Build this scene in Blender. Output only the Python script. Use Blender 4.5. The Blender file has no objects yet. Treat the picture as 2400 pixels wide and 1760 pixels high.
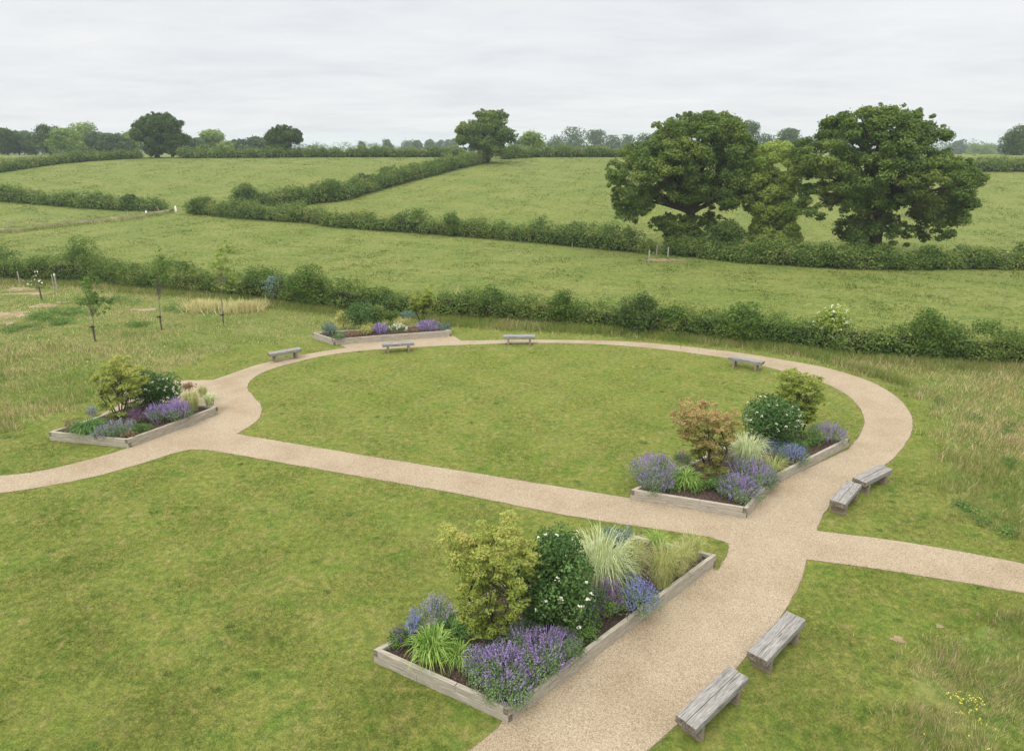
import bpy, math, random
import numpy as np
from mathutils import Vector, Matrix
from mathutils.geometry import tessellate_polygon

# ------------------------------------------------------------------ camera, sky, sun, exposure
sc = bpy.context.scene
H = 12.0; F = 1600.0; YH = 345.0
PITCH = math.atan2(880 - YH, F)
cam_d = bpy.data.cameras.new("camera"); cam = bpy.data.objects.new("camera", cam_d)
sc.collection.objects.link(cam); sc.camera = cam
cam.location = (0, 0, H); cam.rotation_euler = (math.pi / 2 - PITCH, 0, 0)
cam_d.sensor_width = 36; cam_d.lens = 36 * F / 2400; cam_d.clip_end = 20000; cam_d.clip_start = 0.2
sc.render.resolution_x = 1024; sc.render.resolution_y = 750
sc.render.engine = 'CYCLES'
sc.view_settings.view_transform = 'Standard'; sc.view_settings.look = 'None'
sc.view_settings.exposure = 0.0; sc.view_settings.gamma = 1.0
sc.cycles.max_bounces = 6; sc.cycles.diffuse_bounces = 3; sc.cycles.transmission_bounces = 3
sc.cycles.volume_bounces = 1

SUN_EL, SUN_AZ = math.radians(52), math.radians(-125)
w = bpy.data.worlds.new("World"); sc.world = w; w.use_nodes = True
nt = w.node_tree; nt.nodes.clear()
def N(nt, t, **k):
    n = nt.nodes.new(t)
    for a, b in k.items():
        if a.startswith('i_'):
            key = a[2:]
            key = int(key) if key.isdigit() else key
            n.inputs[key].default_value = b
        else: setattr(n, a, b)
    return n
out = N(nt, 'ShaderNodeOutputWorld'); sky = N(nt, 'ShaderNodeTexSky', sky_type='NISHITA', sun_disc=False)
sky.sun_elevation = SUN_EL; sky.sun_rotation = math.pi/2 - SUN_AZ
b1 = N(nt, 'ShaderNodeBackground', i_Strength=0.10); nt.links.new(sky.outputs[0], b1.inputs[0])
tc = N(nt, 'ShaderNodeTexCoord'); sp = N(nt, 'ShaderNodeSeparateXYZ'); nt.links.new(tc.outputs['Generated'], sp.inputs[0])
def M(nt, op, a, b=None, c=None):
    n = N(nt, 'ShaderNodeMath', operation=op)
    for i, x in enumerate((a, b, c)):
        if x is None: continue
        if isinstance(x, (int, float)): n.inputs[i].default_value = x
        else: nt.links.new(x, n.inputs[i])
    return n.outputs[0]
zz = M(nt, 'ADD', M(nt, 'MAXIMUM', sp.outputs[2], 0.0), 0.10)
cx = M(nt, 'DIVIDE', sp.outputs[0], zz); cy = M(nt, 'DIVIDE', sp.outputs[1], zz)
cb = N(nt, 'ShaderNodeCombineXYZ'); nt.links.new(cx, cb.inputs[0]); nt.links.new(M(nt, 'MULTIPLY', cy, 1.3), cb.inputs[1])
no1 = N(nt, 'ShaderNodeTexNoise', i_Scale=0.7, i_Detail=8.0, i_Roughness=0.62, i_Distortion=0.2); nt.links.new(cb.outputs[0], no1.inputs[0])
def ramp(nt, fac, stops, interp='LINEAR'):
    r = N(nt, 'ShaderNodeValToRGB'); r.color_ramp.interpolation = interp
    el = r.color_ramp.elements
    while len(el) < len(stops): el.new(0.5)
    for e, (p, c) in zip(el, stops):
        e.position = p; e.color = (*c, 1) if len(c) == 3 else c
    nt.links.new(fac, r.inputs[0]); return r.outputs[0]
cc = ramp(nt, no1.outputs[0], [(0.34, (0.79, 0.812, 0.845)), (0.5, (0.87, 0.885, 0.905)), (0.66, (0.935, 0.94, 0.95))])
up = N(nt, 'ShaderNodeMapRange', interpolation_type='SMOOTHSTEP'); nt.links.new(sp.outputs[2], up.inputs[0])
up.inputs[1].default_value = 0.2; up.inputs[2].default_value = 0.85; up.inputs[3].default_value = 1.0; up.inputs[4].default_value = 2.7
upf = N(nt, 'ShaderNodeMapRange', interpolation_type='SMOOTHSTEP'); nt.links.new(sp.outputs[2], upf.inputs[0]); upf.inputs[1].default_value = 0.15; upf.inputs[2].default_value = 0.6
mc_ = N(nt, 'ShaderNodeMix', data_type='RGBA'); nt.links.new(upf.outputs[0], mc_.inputs[0]); nt.links.new(cc, mc_.inputs[6]); mc_.inputs[7].default_value = (0.90, 0.88, 0.84, 1); cc = mc_.outputs[2]
b2 = N(nt, 'ShaderNodeBackground'); nt.links.new(cc, b2.inputs[0]); nt.links.new(up.outputs[0], b2.inputs[1])
mx = N(nt, 'ShaderNodeMixShader', i_Fac=0.93)
nt.links.new(b1.outputs[0], mx.inputs[1]); nt.links.new(b2.outputs[0], mx.inputs[2]); nt.links.new(mx.outputs[0], out.inputs[0])

sd = bpy.data.lights.new("sun", 'SUN'); sd.energy = 1.8; sd.angle = math.radians(22); sd.color = (1, 0.96, 0.9)
so = bpy.data.objects.new("sun", sd); sc.collection.objects.link(so)
sdir = Vector((math.cos(SUN_EL) * math.cos(SUN_AZ), math.cos(SUN_EL) * math.sin(SUN_AZ), math.sin(SUN_EL)))
so.rotation_euler = sdir.to_track_quat('Z', 'Y').to_euler(); so.location = (0, 0, 60)

# ------------------------------------------------------------------ geometry helpers
rng = np.random.default_rng(7); random.seed(7)
def sstep(a, b, x):
    t = np.clip((x - a) / (b - a), 0, 1); return t * t * (3 - 2 * t)
def T(x, y):
    x = np.asarray(x, float); y = np.asarray(y, float)
    z = 9.2 * sstep(80, 205, y) * (1 - sstep(280, 560, y))
    z = z + sstep(75, 110, y) * (0.35 * np.sin(x * 0.045 + 1) * np.sin(y * 0.06) + 0.2 * np.sin(x * 0.11 + y * 0.05)) * (1 - sstep(175, 200, y))
    return z
CT, ST = math.cos(PITCH), math.sin(PITCH)
def ray(px, py):
    d = Vector((px - 1200, F * CT - (py - 880) * ST, -F * ST - (py - 880) * CT)); return d
def at(p, z=None):
    """photo point -> world point on the plane z (or on the terrain)"""
    d = ray(*p)
    if z is not None:
        k = (z - H) / d.z; return Vector((d.x * k, d.y * k, z))
    d = d / d.y; y = 8.0
    while y < 900:
        if H + d.z * y <= float(T(d.x * y, y)): break
        y += 0.25
    return Vector((d.x * y, y, float(T(d.x * y, y))))
def at_depth(p, y):
    d = ray(*p); d = d / d.y; return Vector((d.x * y, y, H + d.z * y))
def vw(ox, oy, s): return lambda x, y: (ox + x / s, oy + y / s)
DI = vw(0, 0, 2253 / 2400); Z1 = vw(860, 1180, 2.6198); Z2 = vw(1500, 1400, 4.589); Z3 = vw(1900, 900, 4.13); Z4 = vw(1900, 1300, 3.592)
Z5 = vw(600, 600, 3.2186); Z6 = vw(1300, 600, 2.0482); Z7 = vw(0, 780, 3.755); Z8 = vw(1450, 840, 3.2186)
F1 = vw(0, 240, 2.816); F2 = vw(800, 240, 2.816); F3 = vw(1600, 240, 2.816); F4 = vw(0, 540, 3.2186); OK_ = vw(1400, 240, 4.13)
def conv(f, pts): return [f(*p) for p in pts]

COL = sc.collection
def link(name, me, mats, parent=None, loc=None):
    o = bpy.data.objects.new(name, me); COL.objects.link(o)
    for m in (mats if isinstance(mats, (list, tuple)) else [mats]): me.materials.append(m)
    if parent is not None: o.parent = parent
    if loc is not None: o.location = loc
    return o
def tag(o, label=None, cat=None, group=None, kind=None):
    if label: o['label'] = label
    if cat: o['category'] = cat
    if group: o['group'] = group
    if kind: o['kind'] = kind
    return o
def empty(name, loc, label, cat, group=None, rz=0):
    o = bpy.data.objects.new(name, None); COL.objects.link(o); o.location = loc; o.rotation_euler = (0, 0, rz)
    o.empty_display_size = 0.3
    return tag(o, label, cat, group)
def npmesh(name, V, k, v=None):
    """V: (n*k,3) vertices, faces of k consecutive vertices"""
    V = np.ascontiguousarray(V, np.float32).reshape(-1, 3); n = len(V) // k
    me = bpy.data.meshes.new(name)
    me.vertices.add(n * k); me.vertices.foreach_set('co', V.ravel())
    me.loops.add(n * k); me.loops.foreach_set('vertex_index', np.arange(n * k, dtype=np.int32))
    me.polygons.add(n); me.polygons.foreach_set('loop_start', np.arange(0, n * k, k, dtype=np.int32))
    if v is not None:
        a = me.attributes.new('v', 'FLOAT', 'POINT'); a.data.foreach_set('value', np.repeat(np.asarray(v, np.float32), k))
    me.update(calc_edges=True); return me
def pymesh(name, verts, faces, midx=None, smooth=False):
    me = bpy.data.meshes.new(name); me.from_pydata([tuple(v) for v in verts], [], faces)
    if midx is not None: me.polygons.foreach_set('material_index', midx)
    if smooth: me.polygons.foreach_set('use_smooth', [True] * len(me.polygons))
    me.update(); return me
def unit(a): return a / (np.linalg.norm(a, axis=1, keepdims=True) + 1e-9)
def leaf_quads(P, Nn, size, asp=0.55, r=rng):
    n = len(P); t = unit(np.cross(Nn, unit(r.normal(size=(n, 3))))); b = np.cross(Nn, t)
    s = (np.asarray(size) * r.uniform(0.6, 1.35, n))[:, None]
    t = t * s * 0.5; b = b * s * 0.5 * asp
    return np.stack([P - t, P + b * 1.0 - t * 0.1, P + t, P - b - t * 0.1], 1)
def clump_leaves(C, R, n, size, asp=0.55, up=0.35, shell=0.7, r=rng, v0=None):
    """leaves spread over ellipsoidal clumps C (k,3) of radii R (k,3)"""
    C = np.asarray(C, float); R = np.asarray(R, float)
    if R.ndim == 1: R = np.repeat(R[:, None], 3, 1)
    wgt = (R[:, 0] * R[:, 2]) ** 1.0; wgt = wgt / wgt.sum(); i = r.choice(len(C), n, p=wgt)
    d = r.normal(size=(n, 3)); d[:, 2] += 0.25; d = unit(d)
    rad = (shell + (1.08 - shell) * r.random(n) ** 0.7)[:, None]
    rad = np.where(r.random((n, 1)) < 0.14, rad * r.uniform(1.0, 1.4, (n, 1)), rad); rad *= 1 + 0.12 * np.sin(d[:, :1] * 7 + i[:, None]) * np.cos(d[:, 1:2] * 6)
    P = C[i] + d * R[i] * rad
    nn = unit(d * 0.7 + r.normal(size=(n, 3)) * 0.55 + np.array([0, 0, up]))
    cv = r.random(len(C)); v = 0.5 * cv[i] + 0.5 * r.random(n)
    return leaf_quads(P, nn, size, asp, r), v
def tube(pts, rads, sides=7, V=None, Fc=None):
    V = [] if V is None else V; Fc = [] if Fc is None else Fc; base = len(V); n = len(pts)
    for i, p in enumerate(pts):
        p = Vector(p); a = Vector(pts[max(0, i - 1)]); b = Vector(pts[min(n - 1, i + 1)])
        d = (b - a).normalized(); u = d.orthogonal().normalized(); wv = d.cross(u)
        # keep a stable frame
        ref = Vector((1, 0, 0)) if abs(d.x) < 0.9 else Vector((0, 1, 0))
        u = (ref - d * ref.dot(d)).normalized(); wv = d.cross(u)
        for k in range(sides):
            an = 2 * math.pi * k / sides
            V.append(tuple(p + (u * math.cos(an) + wv * math.sin(an)) * rads[i]))
    for i in range(n - 1):
        for k in range(sides):
            a = base + i * sides + k; b = base + i * sides + (k + 1) % sides
            Fc.append((a, b, b + sides, a + sides))
    Fc.append(tuple(base + (n - 1) * sides + k for k in range(sides)))
    return V, Fc
def box_vf(x0, x1, y0, y1, z0, z1, V, Fc, b=0.0):
    """box with chamfered long edges along x"""
    s = len(V)
    prof = [(y0 + b, z0), (y1 - b, z0), (y1, z0 + b), (y1, z1 - b), (y1 - b, z1), (y0 + b, z1), (y0, z1 - b), (y0, z0 + b)]
    for x in (x0, x1):
        for (y, z) in prof: V.append((x, y, z))
    for k in range(8): Fc.append((s + k, s + (k + 1) % 8, s + 8 + (k + 1) % 8, s + 8 + k)[::-1])
    Fc.append(tuple(s + k for k in range(8))); Fc.append(tuple(s + 8 + k for k in range(8))[::-1])

# ------------------------------------------------------------------ materials
def newmat(name):
    m = bpy.data.materials.new(name); m.use_nodes = True; nt = m.node_tree; nt.nodes.clear()
    return m, nt, N(nt, 'ShaderNodeOutputMaterial')
def mixc(nt, fac, a, b, mode='MIX'):
    n = N(nt, 'ShaderNodeMix', data_type='RGBA', blend_type=mode)
    for idx, x in ((0, fac), (6, a), (7, b)):
        if isinstance(x, (int, float)): n.inputs[idx].default_value = x
        elif isinstance(x, tuple): n.inputs[idx].default_value = (*x, 1)
        else: nt.links.new(x, n.inputs[idx])
    return n.outputs[2]
def noise(nt, vec, scale, detail=3.0, rough=0.55, dist=0.0):
    n = N(nt, 'ShaderNodeTexNoise', i_Scale=scale, i_Detail=detail, i_Roughness=rough, i_Distortion=dist)
    if vec is not None: nt.links.new(vec, n.inputs[0])
    return n.outputs[0]
def smap(nt, val, a, b, lo=0.0, hi=1.0):
    n = N(nt, 'ShaderNodeMapRange'); n.inputs[1].default_value = a; n.inputs[2].default_value = b
    n.inputs[3].default_value = lo; n.inputs[4].default_value = hi; nt.links.new(val, n.inputs[0]); return n.outputs[0]
def vmul(nt, vec, s):
    n = N(nt, 'ShaderNodeVectorMath', operation='MULTIPLY'); nt.links.new(vec, n.inputs[0]); n.inputs[1].default_value = s; return n.outputs[0]
def scalec(nt, col, f):
    n = N(nt, 'ShaderNodeVectorMath', operation='SCALE'); nt.links.new(col, n.inputs[0])
    if isinstance(f, (int, float)): n.inputs[3].default_value = f
    else: nt.links.new(f, n.inputs[3])
    return n.outputs[0]
def leafy(nt, out, col, transl=0.3, rough=0.6, spec=0.25):
    spec = min(spec, 0.12)
    p = N(nt, 'ShaderNodeBsdfPrincipled', i_Roughness=rough); p.inputs['Specular IOR Level'].default_value = spec
    nt.links.new(col, p.inputs['Base Color'])
    if transl > 0:
        t = N(nt, 'ShaderNodeBsdfTranslucent'); nt.links.new(col, t.inputs[0])
        m = N(nt, 'ShaderNodeMixShader', i_Fac=transl); nt.links.new(p.outputs[0], m.inputs[1]); nt.links.new(t.outputs[0], m.inputs[2])
        nt.links.new(m.outputs[0], out.inputs[0])
    else: nt.links.new(p.outputs[0], out.inputs[0])
    return p
LG = {'mid_tree_leaves': 1.75, 'lavender_petals': 1.4, 'blue_petals': 1.2, 'violet_petals': 1.35, 'pale_tree_leaves': 2.0, 'bright_shrub_leaves': 1.6, 'variegated_blades': 1.15, 'straw_blades': 1.0, 'cream_petals': 1.1, 'yellow_petals': 1.0, 'oak_leaves': 1.95, 'far_tree_leaves': 1.5, 'dark_tree_leaves': 1.6, 'hedge_leaves': 1.95, 'glossy_dark_leaves': 2.1, 'golden_maple_leaves': 1.35, 'copper_maple_leaves': 1.3}
def leafmat(name, stops, transl=0.3, nscale=0.0, rough=0.6, spec=0.25):
    m, nt, out = newmat(name)
    a = N(nt, 'ShaderNodeAttribute', attribute_name='v')
    fac = a.outputs['Fac']
    if nscale:
        g = N(nt, 'ShaderNodeNewGeometry'); nz = noise(nt, g.outputs['Position'], nscale, 2.0)
        fac = M(nt, 'ADD', M(nt, 'MULTIPLY', fac, 0.6), M(nt, 'MULTIPLY', smap(nt, nz, 0.3, 0.7), 0.4))
    g_ = LG.get(name, 1.45); col = ramp(nt, fac, [(p_, tuple(min(0.9, q * g_) for q in c_)) for p_, c_ in stops]); leafy(nt, out, col, transl, rough, spec); return m
def grass_col(nt, A, B, C, D, s=1.0, st=(1, 1, 1), cth=(0.5, 0.68)):
    g = N(nt, 'ShaderNodeNewGeometry'); pos = vmul(nt, g.outputs['Position'], (st[0], st[1], 0.0))
    a = noise(nt, pos, 0.22 * s, 4.0, 0.6, 0.4); b = noise(nt, pos, 1.1 * s, 4.0, 0.6, 0.6); c = noise(nt, pos, 4.5 * s, 3.0, 0.6)
    c1 = mixc(nt, smap(nt, a, 0.36, 0.62), A, B)
    c2 = mixc(nt, smap(nt, b, cth[0], cth[1], 0, 0.75), c1, C)
    b2 = noise(nt, pos, 1.9 * s, 5.0, 0.65, 1.0)
    c3 = mixc(nt, smap(nt, b2, 0.53, 0.72, 0, 0.7), c2, D)
    return mixc(nt, 1.0, c3, ramp(nt, c, [(0.3, (0.70, 0.78, 0.70)), (0.5, (1.0, 1.0, 1.0)), (0.7, (1.32, 1.24, 1.26))]), 'MULTIPLY'), pos
LAWN = ((0.139, 0.169, 0.034), (0.160, 0.180, 0.043), (0.092, 0.155, 0.024), (0.245, 0.210, 0.084))
PAST = ((0.118, 0.156, 0.034), (0.158, 0.180, 0.048), (0.076, 0.128, 0.023), (0.205, 0.196, 0.074))
MEAD = ((0.145, 0.195, 0.040), (0.190, 0.205, 0.062), (0.088, 0.165, 0.028), (0.255, 0.215, 0.105))
def groundmat(name, pal, s=1.0, st=(1, 1, 1), fine=18.0, dark=1.0, bump=0.35, cth=(0.5, 0.68)):
    m, nt, out = newmat(name)
    col, pos = grass_col(nt, *pal, s=s, st=st, cth=cth)
    f = noise(nt, pos, fine, 4.0, 0.7, 0.8)
    col = scalec(nt, col, smap(nt, f, 0.25, 0.75, 0.7 * dark, 1.28 * dark))
    p = leafy(nt, out, col, 0.0, 0.9, 0.1)
    bn = N(nt, 'ShaderNodeBump', i_Strength=bump, i_Distance=0.06); nt.links.new(f, bn.inputs['Height']); nt.links.new(bn.outputs[0], p.inputs['Normal'])
    return m
def blademat(name, pal, s=1.0, st=(1, 1, 1), gain=1.25, dry=None, transl=0.35, cth=(0.5, 0.68)):
    m, nt, out = newmat(name)
    col, pos = grass_col(nt, *pal, s=s, st=st, cth=cth)
    a = N(nt, 'ShaderNodeAttribute', attribute_name='v').outputs['Fac']
    if dry: # some stems are straw coloured
        zone = noise(nt, pos, 0.16, 3.0, 0.6, 0.5)
        th = smap(nt, zone, 0.38, 0.62, 0.95, 0.50)
        isdry = M(nt, 'GREATER_THAN', a, th)
        dcol = ramp(nt, noise(nt, pos, 0.9, 3.0), [(0.35, dry[0]), (0.5, dry[1]), (0.65, dry[2])])
        col = mixc(nt, isdry, col, dcol)
        a = N(nt, 'ShaderNodeMath', operation='FRACT'); nt.links.new(M(nt, 'MULTIPLY', N(nt, 'ShaderNodeAttribute', attribute_name='v').outputs['Fac'], 7.3), a.inputs[0]); a = a.outputs[0]
    col = scalec(nt, col, smap(nt, a, 0, 1, 0.72 * gain, 1.28 * gain))
    leafy(nt, out, col, transl, 0.55, 0.2); return m
m_lawn = groundmat('lawn_turf', LAWN); m_past = groundmat('pasture_turf', PAST, s=0.55, st=(0.7, 1.1, 1), fine=5.0, bump=0.5)
m_mead = groundmat('meadow_ground', MEAD, dark=0.85)
m_lawnb = blademat('lawn_blades', LAWN); m_pastb = blademat('pasture_blades', PAST, s=0.55, st=(0.7, 1.1, 1), gain=1.3, transl=0.6)
m_meadb = blademat('meadow_blades', MEAD, gain=1.38, transl=0.5, dry=((0.46, 0.42, 0.22), (0.46, 0.36, 0.22), (0.46, 0.31, 0.24)))

def gravelmat():
    m, nt, out = newmat('resin_bound_gravel'); g = N(nt, 'ShaderNodeNewGeometry'); pos = vmul(nt, g.outputs['Position'], (1, 1, 0))
    v = N(nt, 'ShaderNodeTexVoronoi', i_Scale=60.0); nt.links.new(pos, v.inputs[0])
    s = N(nt, 'ShaderNodeSeparateColor'); nt.links.new(v.outputs['Color'], s.inputs[0])
    c = ramp(nt, s.outputs[0], [(0.0, (0.19, 0.150, 0.100)), (0.28, (0.275, 0.224, 0.153)), (0.6, (0.335, 0.278, 0.197)), (1.0, (0.43, 0.365, 0.272))])
    big = noise(nt, pos, 0.5, 4.0, 0.6)
    c = mixc(nt, 1.0, c, ramp(nt, big, [(0.32, (0.88, 0.84, 0.80)), (0.5, (1.0, 0.99, 0.98)), (0.68, (1.07, 1.07, 1.07))]), 'MULTIPLY')
    n2 = noise(nt, pos, 16.0, 3.0, 0.6); c = scalec(nt, c, smap(nt, n2, 0.3, 0.7, 0.88, 1.12))
    p = leafy(nt, out, c, 0, 0.85, 0.2); bn = N(nt, 'ShaderNodeBump', i_Strength=0.3, i_Distance=0.01)
    nt.links.new(v.outputs['Distance'], bn.inputs['Height']); bn.invert = True; nt.links.new(bn.outputs[0], p.inputs['Normal']); return m
m_gravel = gravelmat()
def noisemat(name, stops, scale=8.0, rough=0.9, st=(1, 1, 1), bump=0.3, bd=0.01, coord='Object', detail=5.0):
    m, nt, out = newmat(name); t = N(nt, 'ShaderNodeTexCoord'); pos = vmul(nt, t.outputs[coord], st)
    nz = noise(nt, pos, scale, detail, 0.65, 0.4); c = ramp(nt, nz, stops); p = leafy(nt, out, c, 0, rough, 0.2)
    bn = N(nt, 'ShaderNodeBump', i_Strength=bump, i_Distance=bd); nt.links.new(nz, bn.inputs['Height']); nt.links.new(bn.outputs[0], p.inputs['Normal']); return m
m_soil = noisemat('bark_mulch', [(0.3, (0.018, 0.012, 0.009)), (0.5, (0.055, 0.038, 0.03)), (0.62, (0.12, 0.085, 0.07)), (0.75, (0.28, 0.22, 0.19))], 22.0, bump=1.0, bd=0.03)
m_edge = noisemat('edge_soil', [(0.35, (0.09, 0.075, 0.04)), (0.65, (0.24, 0.19, 0.12))], 6.0)
m_bare = noisemat('bare_earth', [(0.35, (0.17, 0.15, 0.07)), (0.5, (0.26, 0.20, 0.12)), (0.65, (0.33, 0.26, 0.17))], 1.2, coord='Object')
m_bark = noisemat('bark', [(0.35, (0.03, 0.027, 0.018)), (0.65, (0.08, 0.072, 0.05))], 4.0, st=(3, 3, 0.6), bump=0.8, bd=0.05)
m_barkpale = noisemat('pale_bark', [(0.35, (0.13, 0.115, 0.085)), (0.65, (0.24, 0.21, 0.17))], 9.0, st=(3, 3, 0.6))
def timber(name, cols, crack=0.5, patch=(0.16, 0.15, 0.14)):
    m, nt, out = newmat(name); t = N(nt, 'ShaderNodeTexCoord'); o = t.outputs['Object']
    oi = N(nt, 'ShaderNodeObjectInfo'); off = N(nt, 'ShaderNodeVectorMath', operation='ADD'); nt.links.new(o, off.inputs[0])
    rv = M(nt, 'MULTIPLY', oi.outputs['Random'], 37.0); cbx = N(nt, 'ShaderNodeCombineXYZ'); nt.links.new(rv, cbx.inputs[0]); nt.links.new(rv, cbx.inputs[1]); nt.links.new(cbx.outputs[0], off.inputs[1])
    g = vmul(nt, off.outputs[0], (2.6, 40, 40)); n1 = noise(nt, g, 1.0, 6.0, 0.7, 0.6)
    c = ramp(nt, n1, [(0.28, cols[0]), (0.45, cols[1]), (0.6, cols[2]), (0.75, cols[3])])
    n2 = noise(nt, vmul(nt, off.outputs[0], (2.2, 8, 8)), 1.6, 5.0, 0.65)
    c = mixc(nt, smap(nt, n2, 0.52, 0.72, 0, 0.75), c, patch)
    n3 = noise(nt, vmul(nt, off.outputs[0], (0.9, 34, 34)), 1.0, 3.0, 0.5, 0.8)
    c = mixc(nt, smap(nt, n3, 0.63, 0.68, 0, crack), c, (0.03, 0.026, 0.022))
    p = leafy(nt, out, c, 0, 0.85, 0.2)
    bn = N(nt, 'ShaderNodeBump', i_Strength=0.6, i_Distance=0.012); nt.links.new(n1, bn.inputs['Height']); nt.links.new(bn.outputs[0], p.inputs['Normal']); return m
m_sleeper = timber('weathered_oak_sleeper', [(0.17, 0.145, 0.11), (0.32, 0.29, 0.235), (0.43, 0.40, 0.335), (0.52, 0.49, 0.42)], 0.5, (0.30, 0.245, 0.17))
m_bench = timber('silvered_oak', [(0.09, 0.086, 0.08), (0.21, 0.203, 0.19), (0.33, 0.322, 0.305), (0.44, 0.43, 0.41)], 0.8, (0.13, 0.124, 0.115))
m_leg = timber('brown_oak_leg', [(0.12, 0.09, 0.065), (0.22, 0.175, 0.135), (0.32, 0.27, 0.215), (0.40, 0.35, 0.29)], 0.4, (0.14, 0.10, 0.075))
m_end = noisemat('end_grain', [(0.3, (0.06, 0.048, 0.036)), (0.5, (0.16, 0.135, 0.105)), (0.7, (0.30, 0.27, 0.22))], 14.0)
m_post = timber('grey_post', [(0.2, 0.18, 0.15), (0.3, 0.28, 0.24), (0.42, 0.4, 0.36), (0.5, 0.48, 0.44)])
m_stake = noisemat('stake_wood', [(0.3, (0.06, 0.045, 0.035)), (0.7, (0.15, 0.12, 0.095))], 5.0)
def plain(name, c, rough=0.6):
    m, nt, out = newmat(name); cn = N(nt, 'ShaderNodeRGB'); cn.outputs[0].default_value = (*c, 1); leafy(nt, out, cn.outputs[0], 0, rough); return m
m_wire = plain('galvanised_wire', (0.2, 0.2, 0.19)); m_rubber = plain('black_tie', (0.03, 0.03, 0.03)); m_white = plain('white_plastic', (0.75, 0.75, 0.73))
m_core = noisemat('core_shade', [(0.35, (0.012, 0.014, 0.007)), (0.65, (0.035, 0.038, 0.018))], 3.0)  # twig-dark colour, stands in for the shade inside a hedge
# foliage
L_oak = leafmat('oak_leaves', [(0.0, (0.026, 0.052, 0.011)), (0.5, (0.060, 0.094, 0.018)), (1.0, (0.130, 0.156, 0.032))], 0.25, 0.25)
L_ash = leafmat('pale_tree_leaves', [(0.0, (0.060, 0.100, 0.022)), (0.5, (0.100, 0.150, 0.035)), (1.0, (0.165, 0.200, 0.055))], 0.35, 0.25)
L_mid = leafmat('mid_tree_leaves', [(0.0, (0.10, 0.15, 0.025)), (0.5, (0.17, 0.225, 0.045)), (1.0, (0.26, 0.30, 0.075))], 0.4, 0.25)
L_dark = leafmat('dark_tree_leaves', [(0.0, (0.024, 0.046, 0.011)), (0.5, (0.043, 0.074, 0.018)), (1.0, (0.082, 0.115, 0.028))], 0.2, 0.2)
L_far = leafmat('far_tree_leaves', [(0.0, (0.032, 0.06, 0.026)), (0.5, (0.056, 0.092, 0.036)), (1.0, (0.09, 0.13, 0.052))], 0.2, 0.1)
L_hedge = leafmat('hedge_leaves', [(0.0, (0.022, 0.048, 0.010)), (0.35, (0.048, 0.084, 0.017)), (0.65, (0.085, 0.118, 0.026)), (0.85, (0.135, 0.150, 0.045)), (1.0, (0.20, 0.17, 0.075))], 0.3, 0.28)
L_elder = leafmat('bright_shrub_leaves', [(0.0, (0.030, 0.062, 0.011)), (0.5, (0.062, 0.108, 0.019)), (1.0, (0.125, 0.175, 0.036))], 0.3, 0.8)
L_lime = leafmat('sapling_leaves', [(0.0, (0.12, 0.18, 0.03)), (0.5, (0.20, 0.27, 0.05)), (1.0, (0.30, 0.34, 0.09))], 0.4)
L_sap = leafmat('young_tree_leaves', [(0.0, (0.05, 0.10, 0.02)), (0.5, (0.09, 0.155, 0.03)), (1.0, (0.16, 0.23, 0.06))], 0.35)
L_blue = leafmat('blue_shrub_leaves', [(0.0, (0.05, 0.085, 0.07)), (0.5, (0.09, 0.14, 0.12)), (1.0, (0.16, 0.22, 0.19))], 0.2)
L_mgreen = leafmat('golden_maple_leaves', [(0.0, (0.11, 0.155, 0.026)), (0.4, (0.225, 0.275, 0.055)), (0.72, (0.36, 0.37, 0.11)), (1.0, (0.50, 0.33, 0.15))], 0.4)
L_morange = leafmat('copper_maple_leaves', [(0.0, (0.11, 0.14, 0.03)), (0.35, (0.21, 0.215, 0.06)), (0.65, (0.36, 0.275, 0.12)), (1.0, (0.50, 0.34, 0.21))], 0.4)
L_mlime = leafmat('green_maple_leaves', [(0.0, (0.09, 0.135, 0.022)), (0.5, (0.19, 0.24, 0.045)), (1.0, (0.31, 0.33, 0.09))], 0.4)
L_vib = leafmat('glossy_dark_leaves', [(0.0, (0.016, 0.038, 0.010)), (0.5, (0.034, 0.068, 0.018)), (1.0, (0.08, 0.13, 0.038))], 0.2, 0, 0.5, 0.25)
L_grey = leafmat('grey_green_leaves', [(0.0, (0.055, 0.10, 0.035)), (0.5, (0.10, 0.155, 0.062)), (1.0, (0.17, 0.23, 0.115))], 0.25)
L_green = leafmat('fresh_green_leaves', [(0.0, (0.04, 0.09, 0.02)), (0.5, (0.08, 0.15, 0.035)), (1.0, (0.15, 0.23, 0.06))], 0.3)
L_rust = leafmat('rusty_leaves', [(0.0, (0.10, 0.06, 0.04)), (0.5, (0.17, 0.12, 0.07)), (1.0, (0.26, 0.20, 0.12))], 0.25)
L_yell = leafmat('yellow_green_leaves', [(0.0, (0.16, 0.18, 0.04)), (0.5, (0.28, 0.28, 0.08)), (1.0, (0.42, 0.39, 0.17))], 0.3)
B_green = leafmat('strap_leaves', [(0.0, (0.10, 0.19, 0.035)), (0.5, (0.19, 0.30, 0.06)), (1.0, (0.34, 0.43, 0.13))], 0.35)
B_dgreen = leafmat('dark_strap_leaves', [(0.0, (0.05, 0.11, 0.03)), (0.5, (0.09, 0.17, 0.045)), (1.0, (0.16, 0.26, 0.08))], 0.35)
B_var = leafmat('variegated_blades', [(0.0, (0.26, 0.34, 0.14)), (0.4, (0.46, 0.52, 0.27)), (1.0, (0.68, 0.70, 0.46))], 0.35)
B_stipa = leafmat('feather_grass_blades', [(0.0, (0.12, 0.18, 0.035)), (0.45, (0.26, 0.295, 0.085)), (1.0, (0.48, 0.44, 0.24))], 0.35)
B_straw = leafmat('straw_blades', [(0.0, (0.38, 0.38, 0.14)), (0.5, (0.66, 0.60, 0.32)), (1.0, (0.82, 0.76, 0.48))], 0.3)
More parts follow.
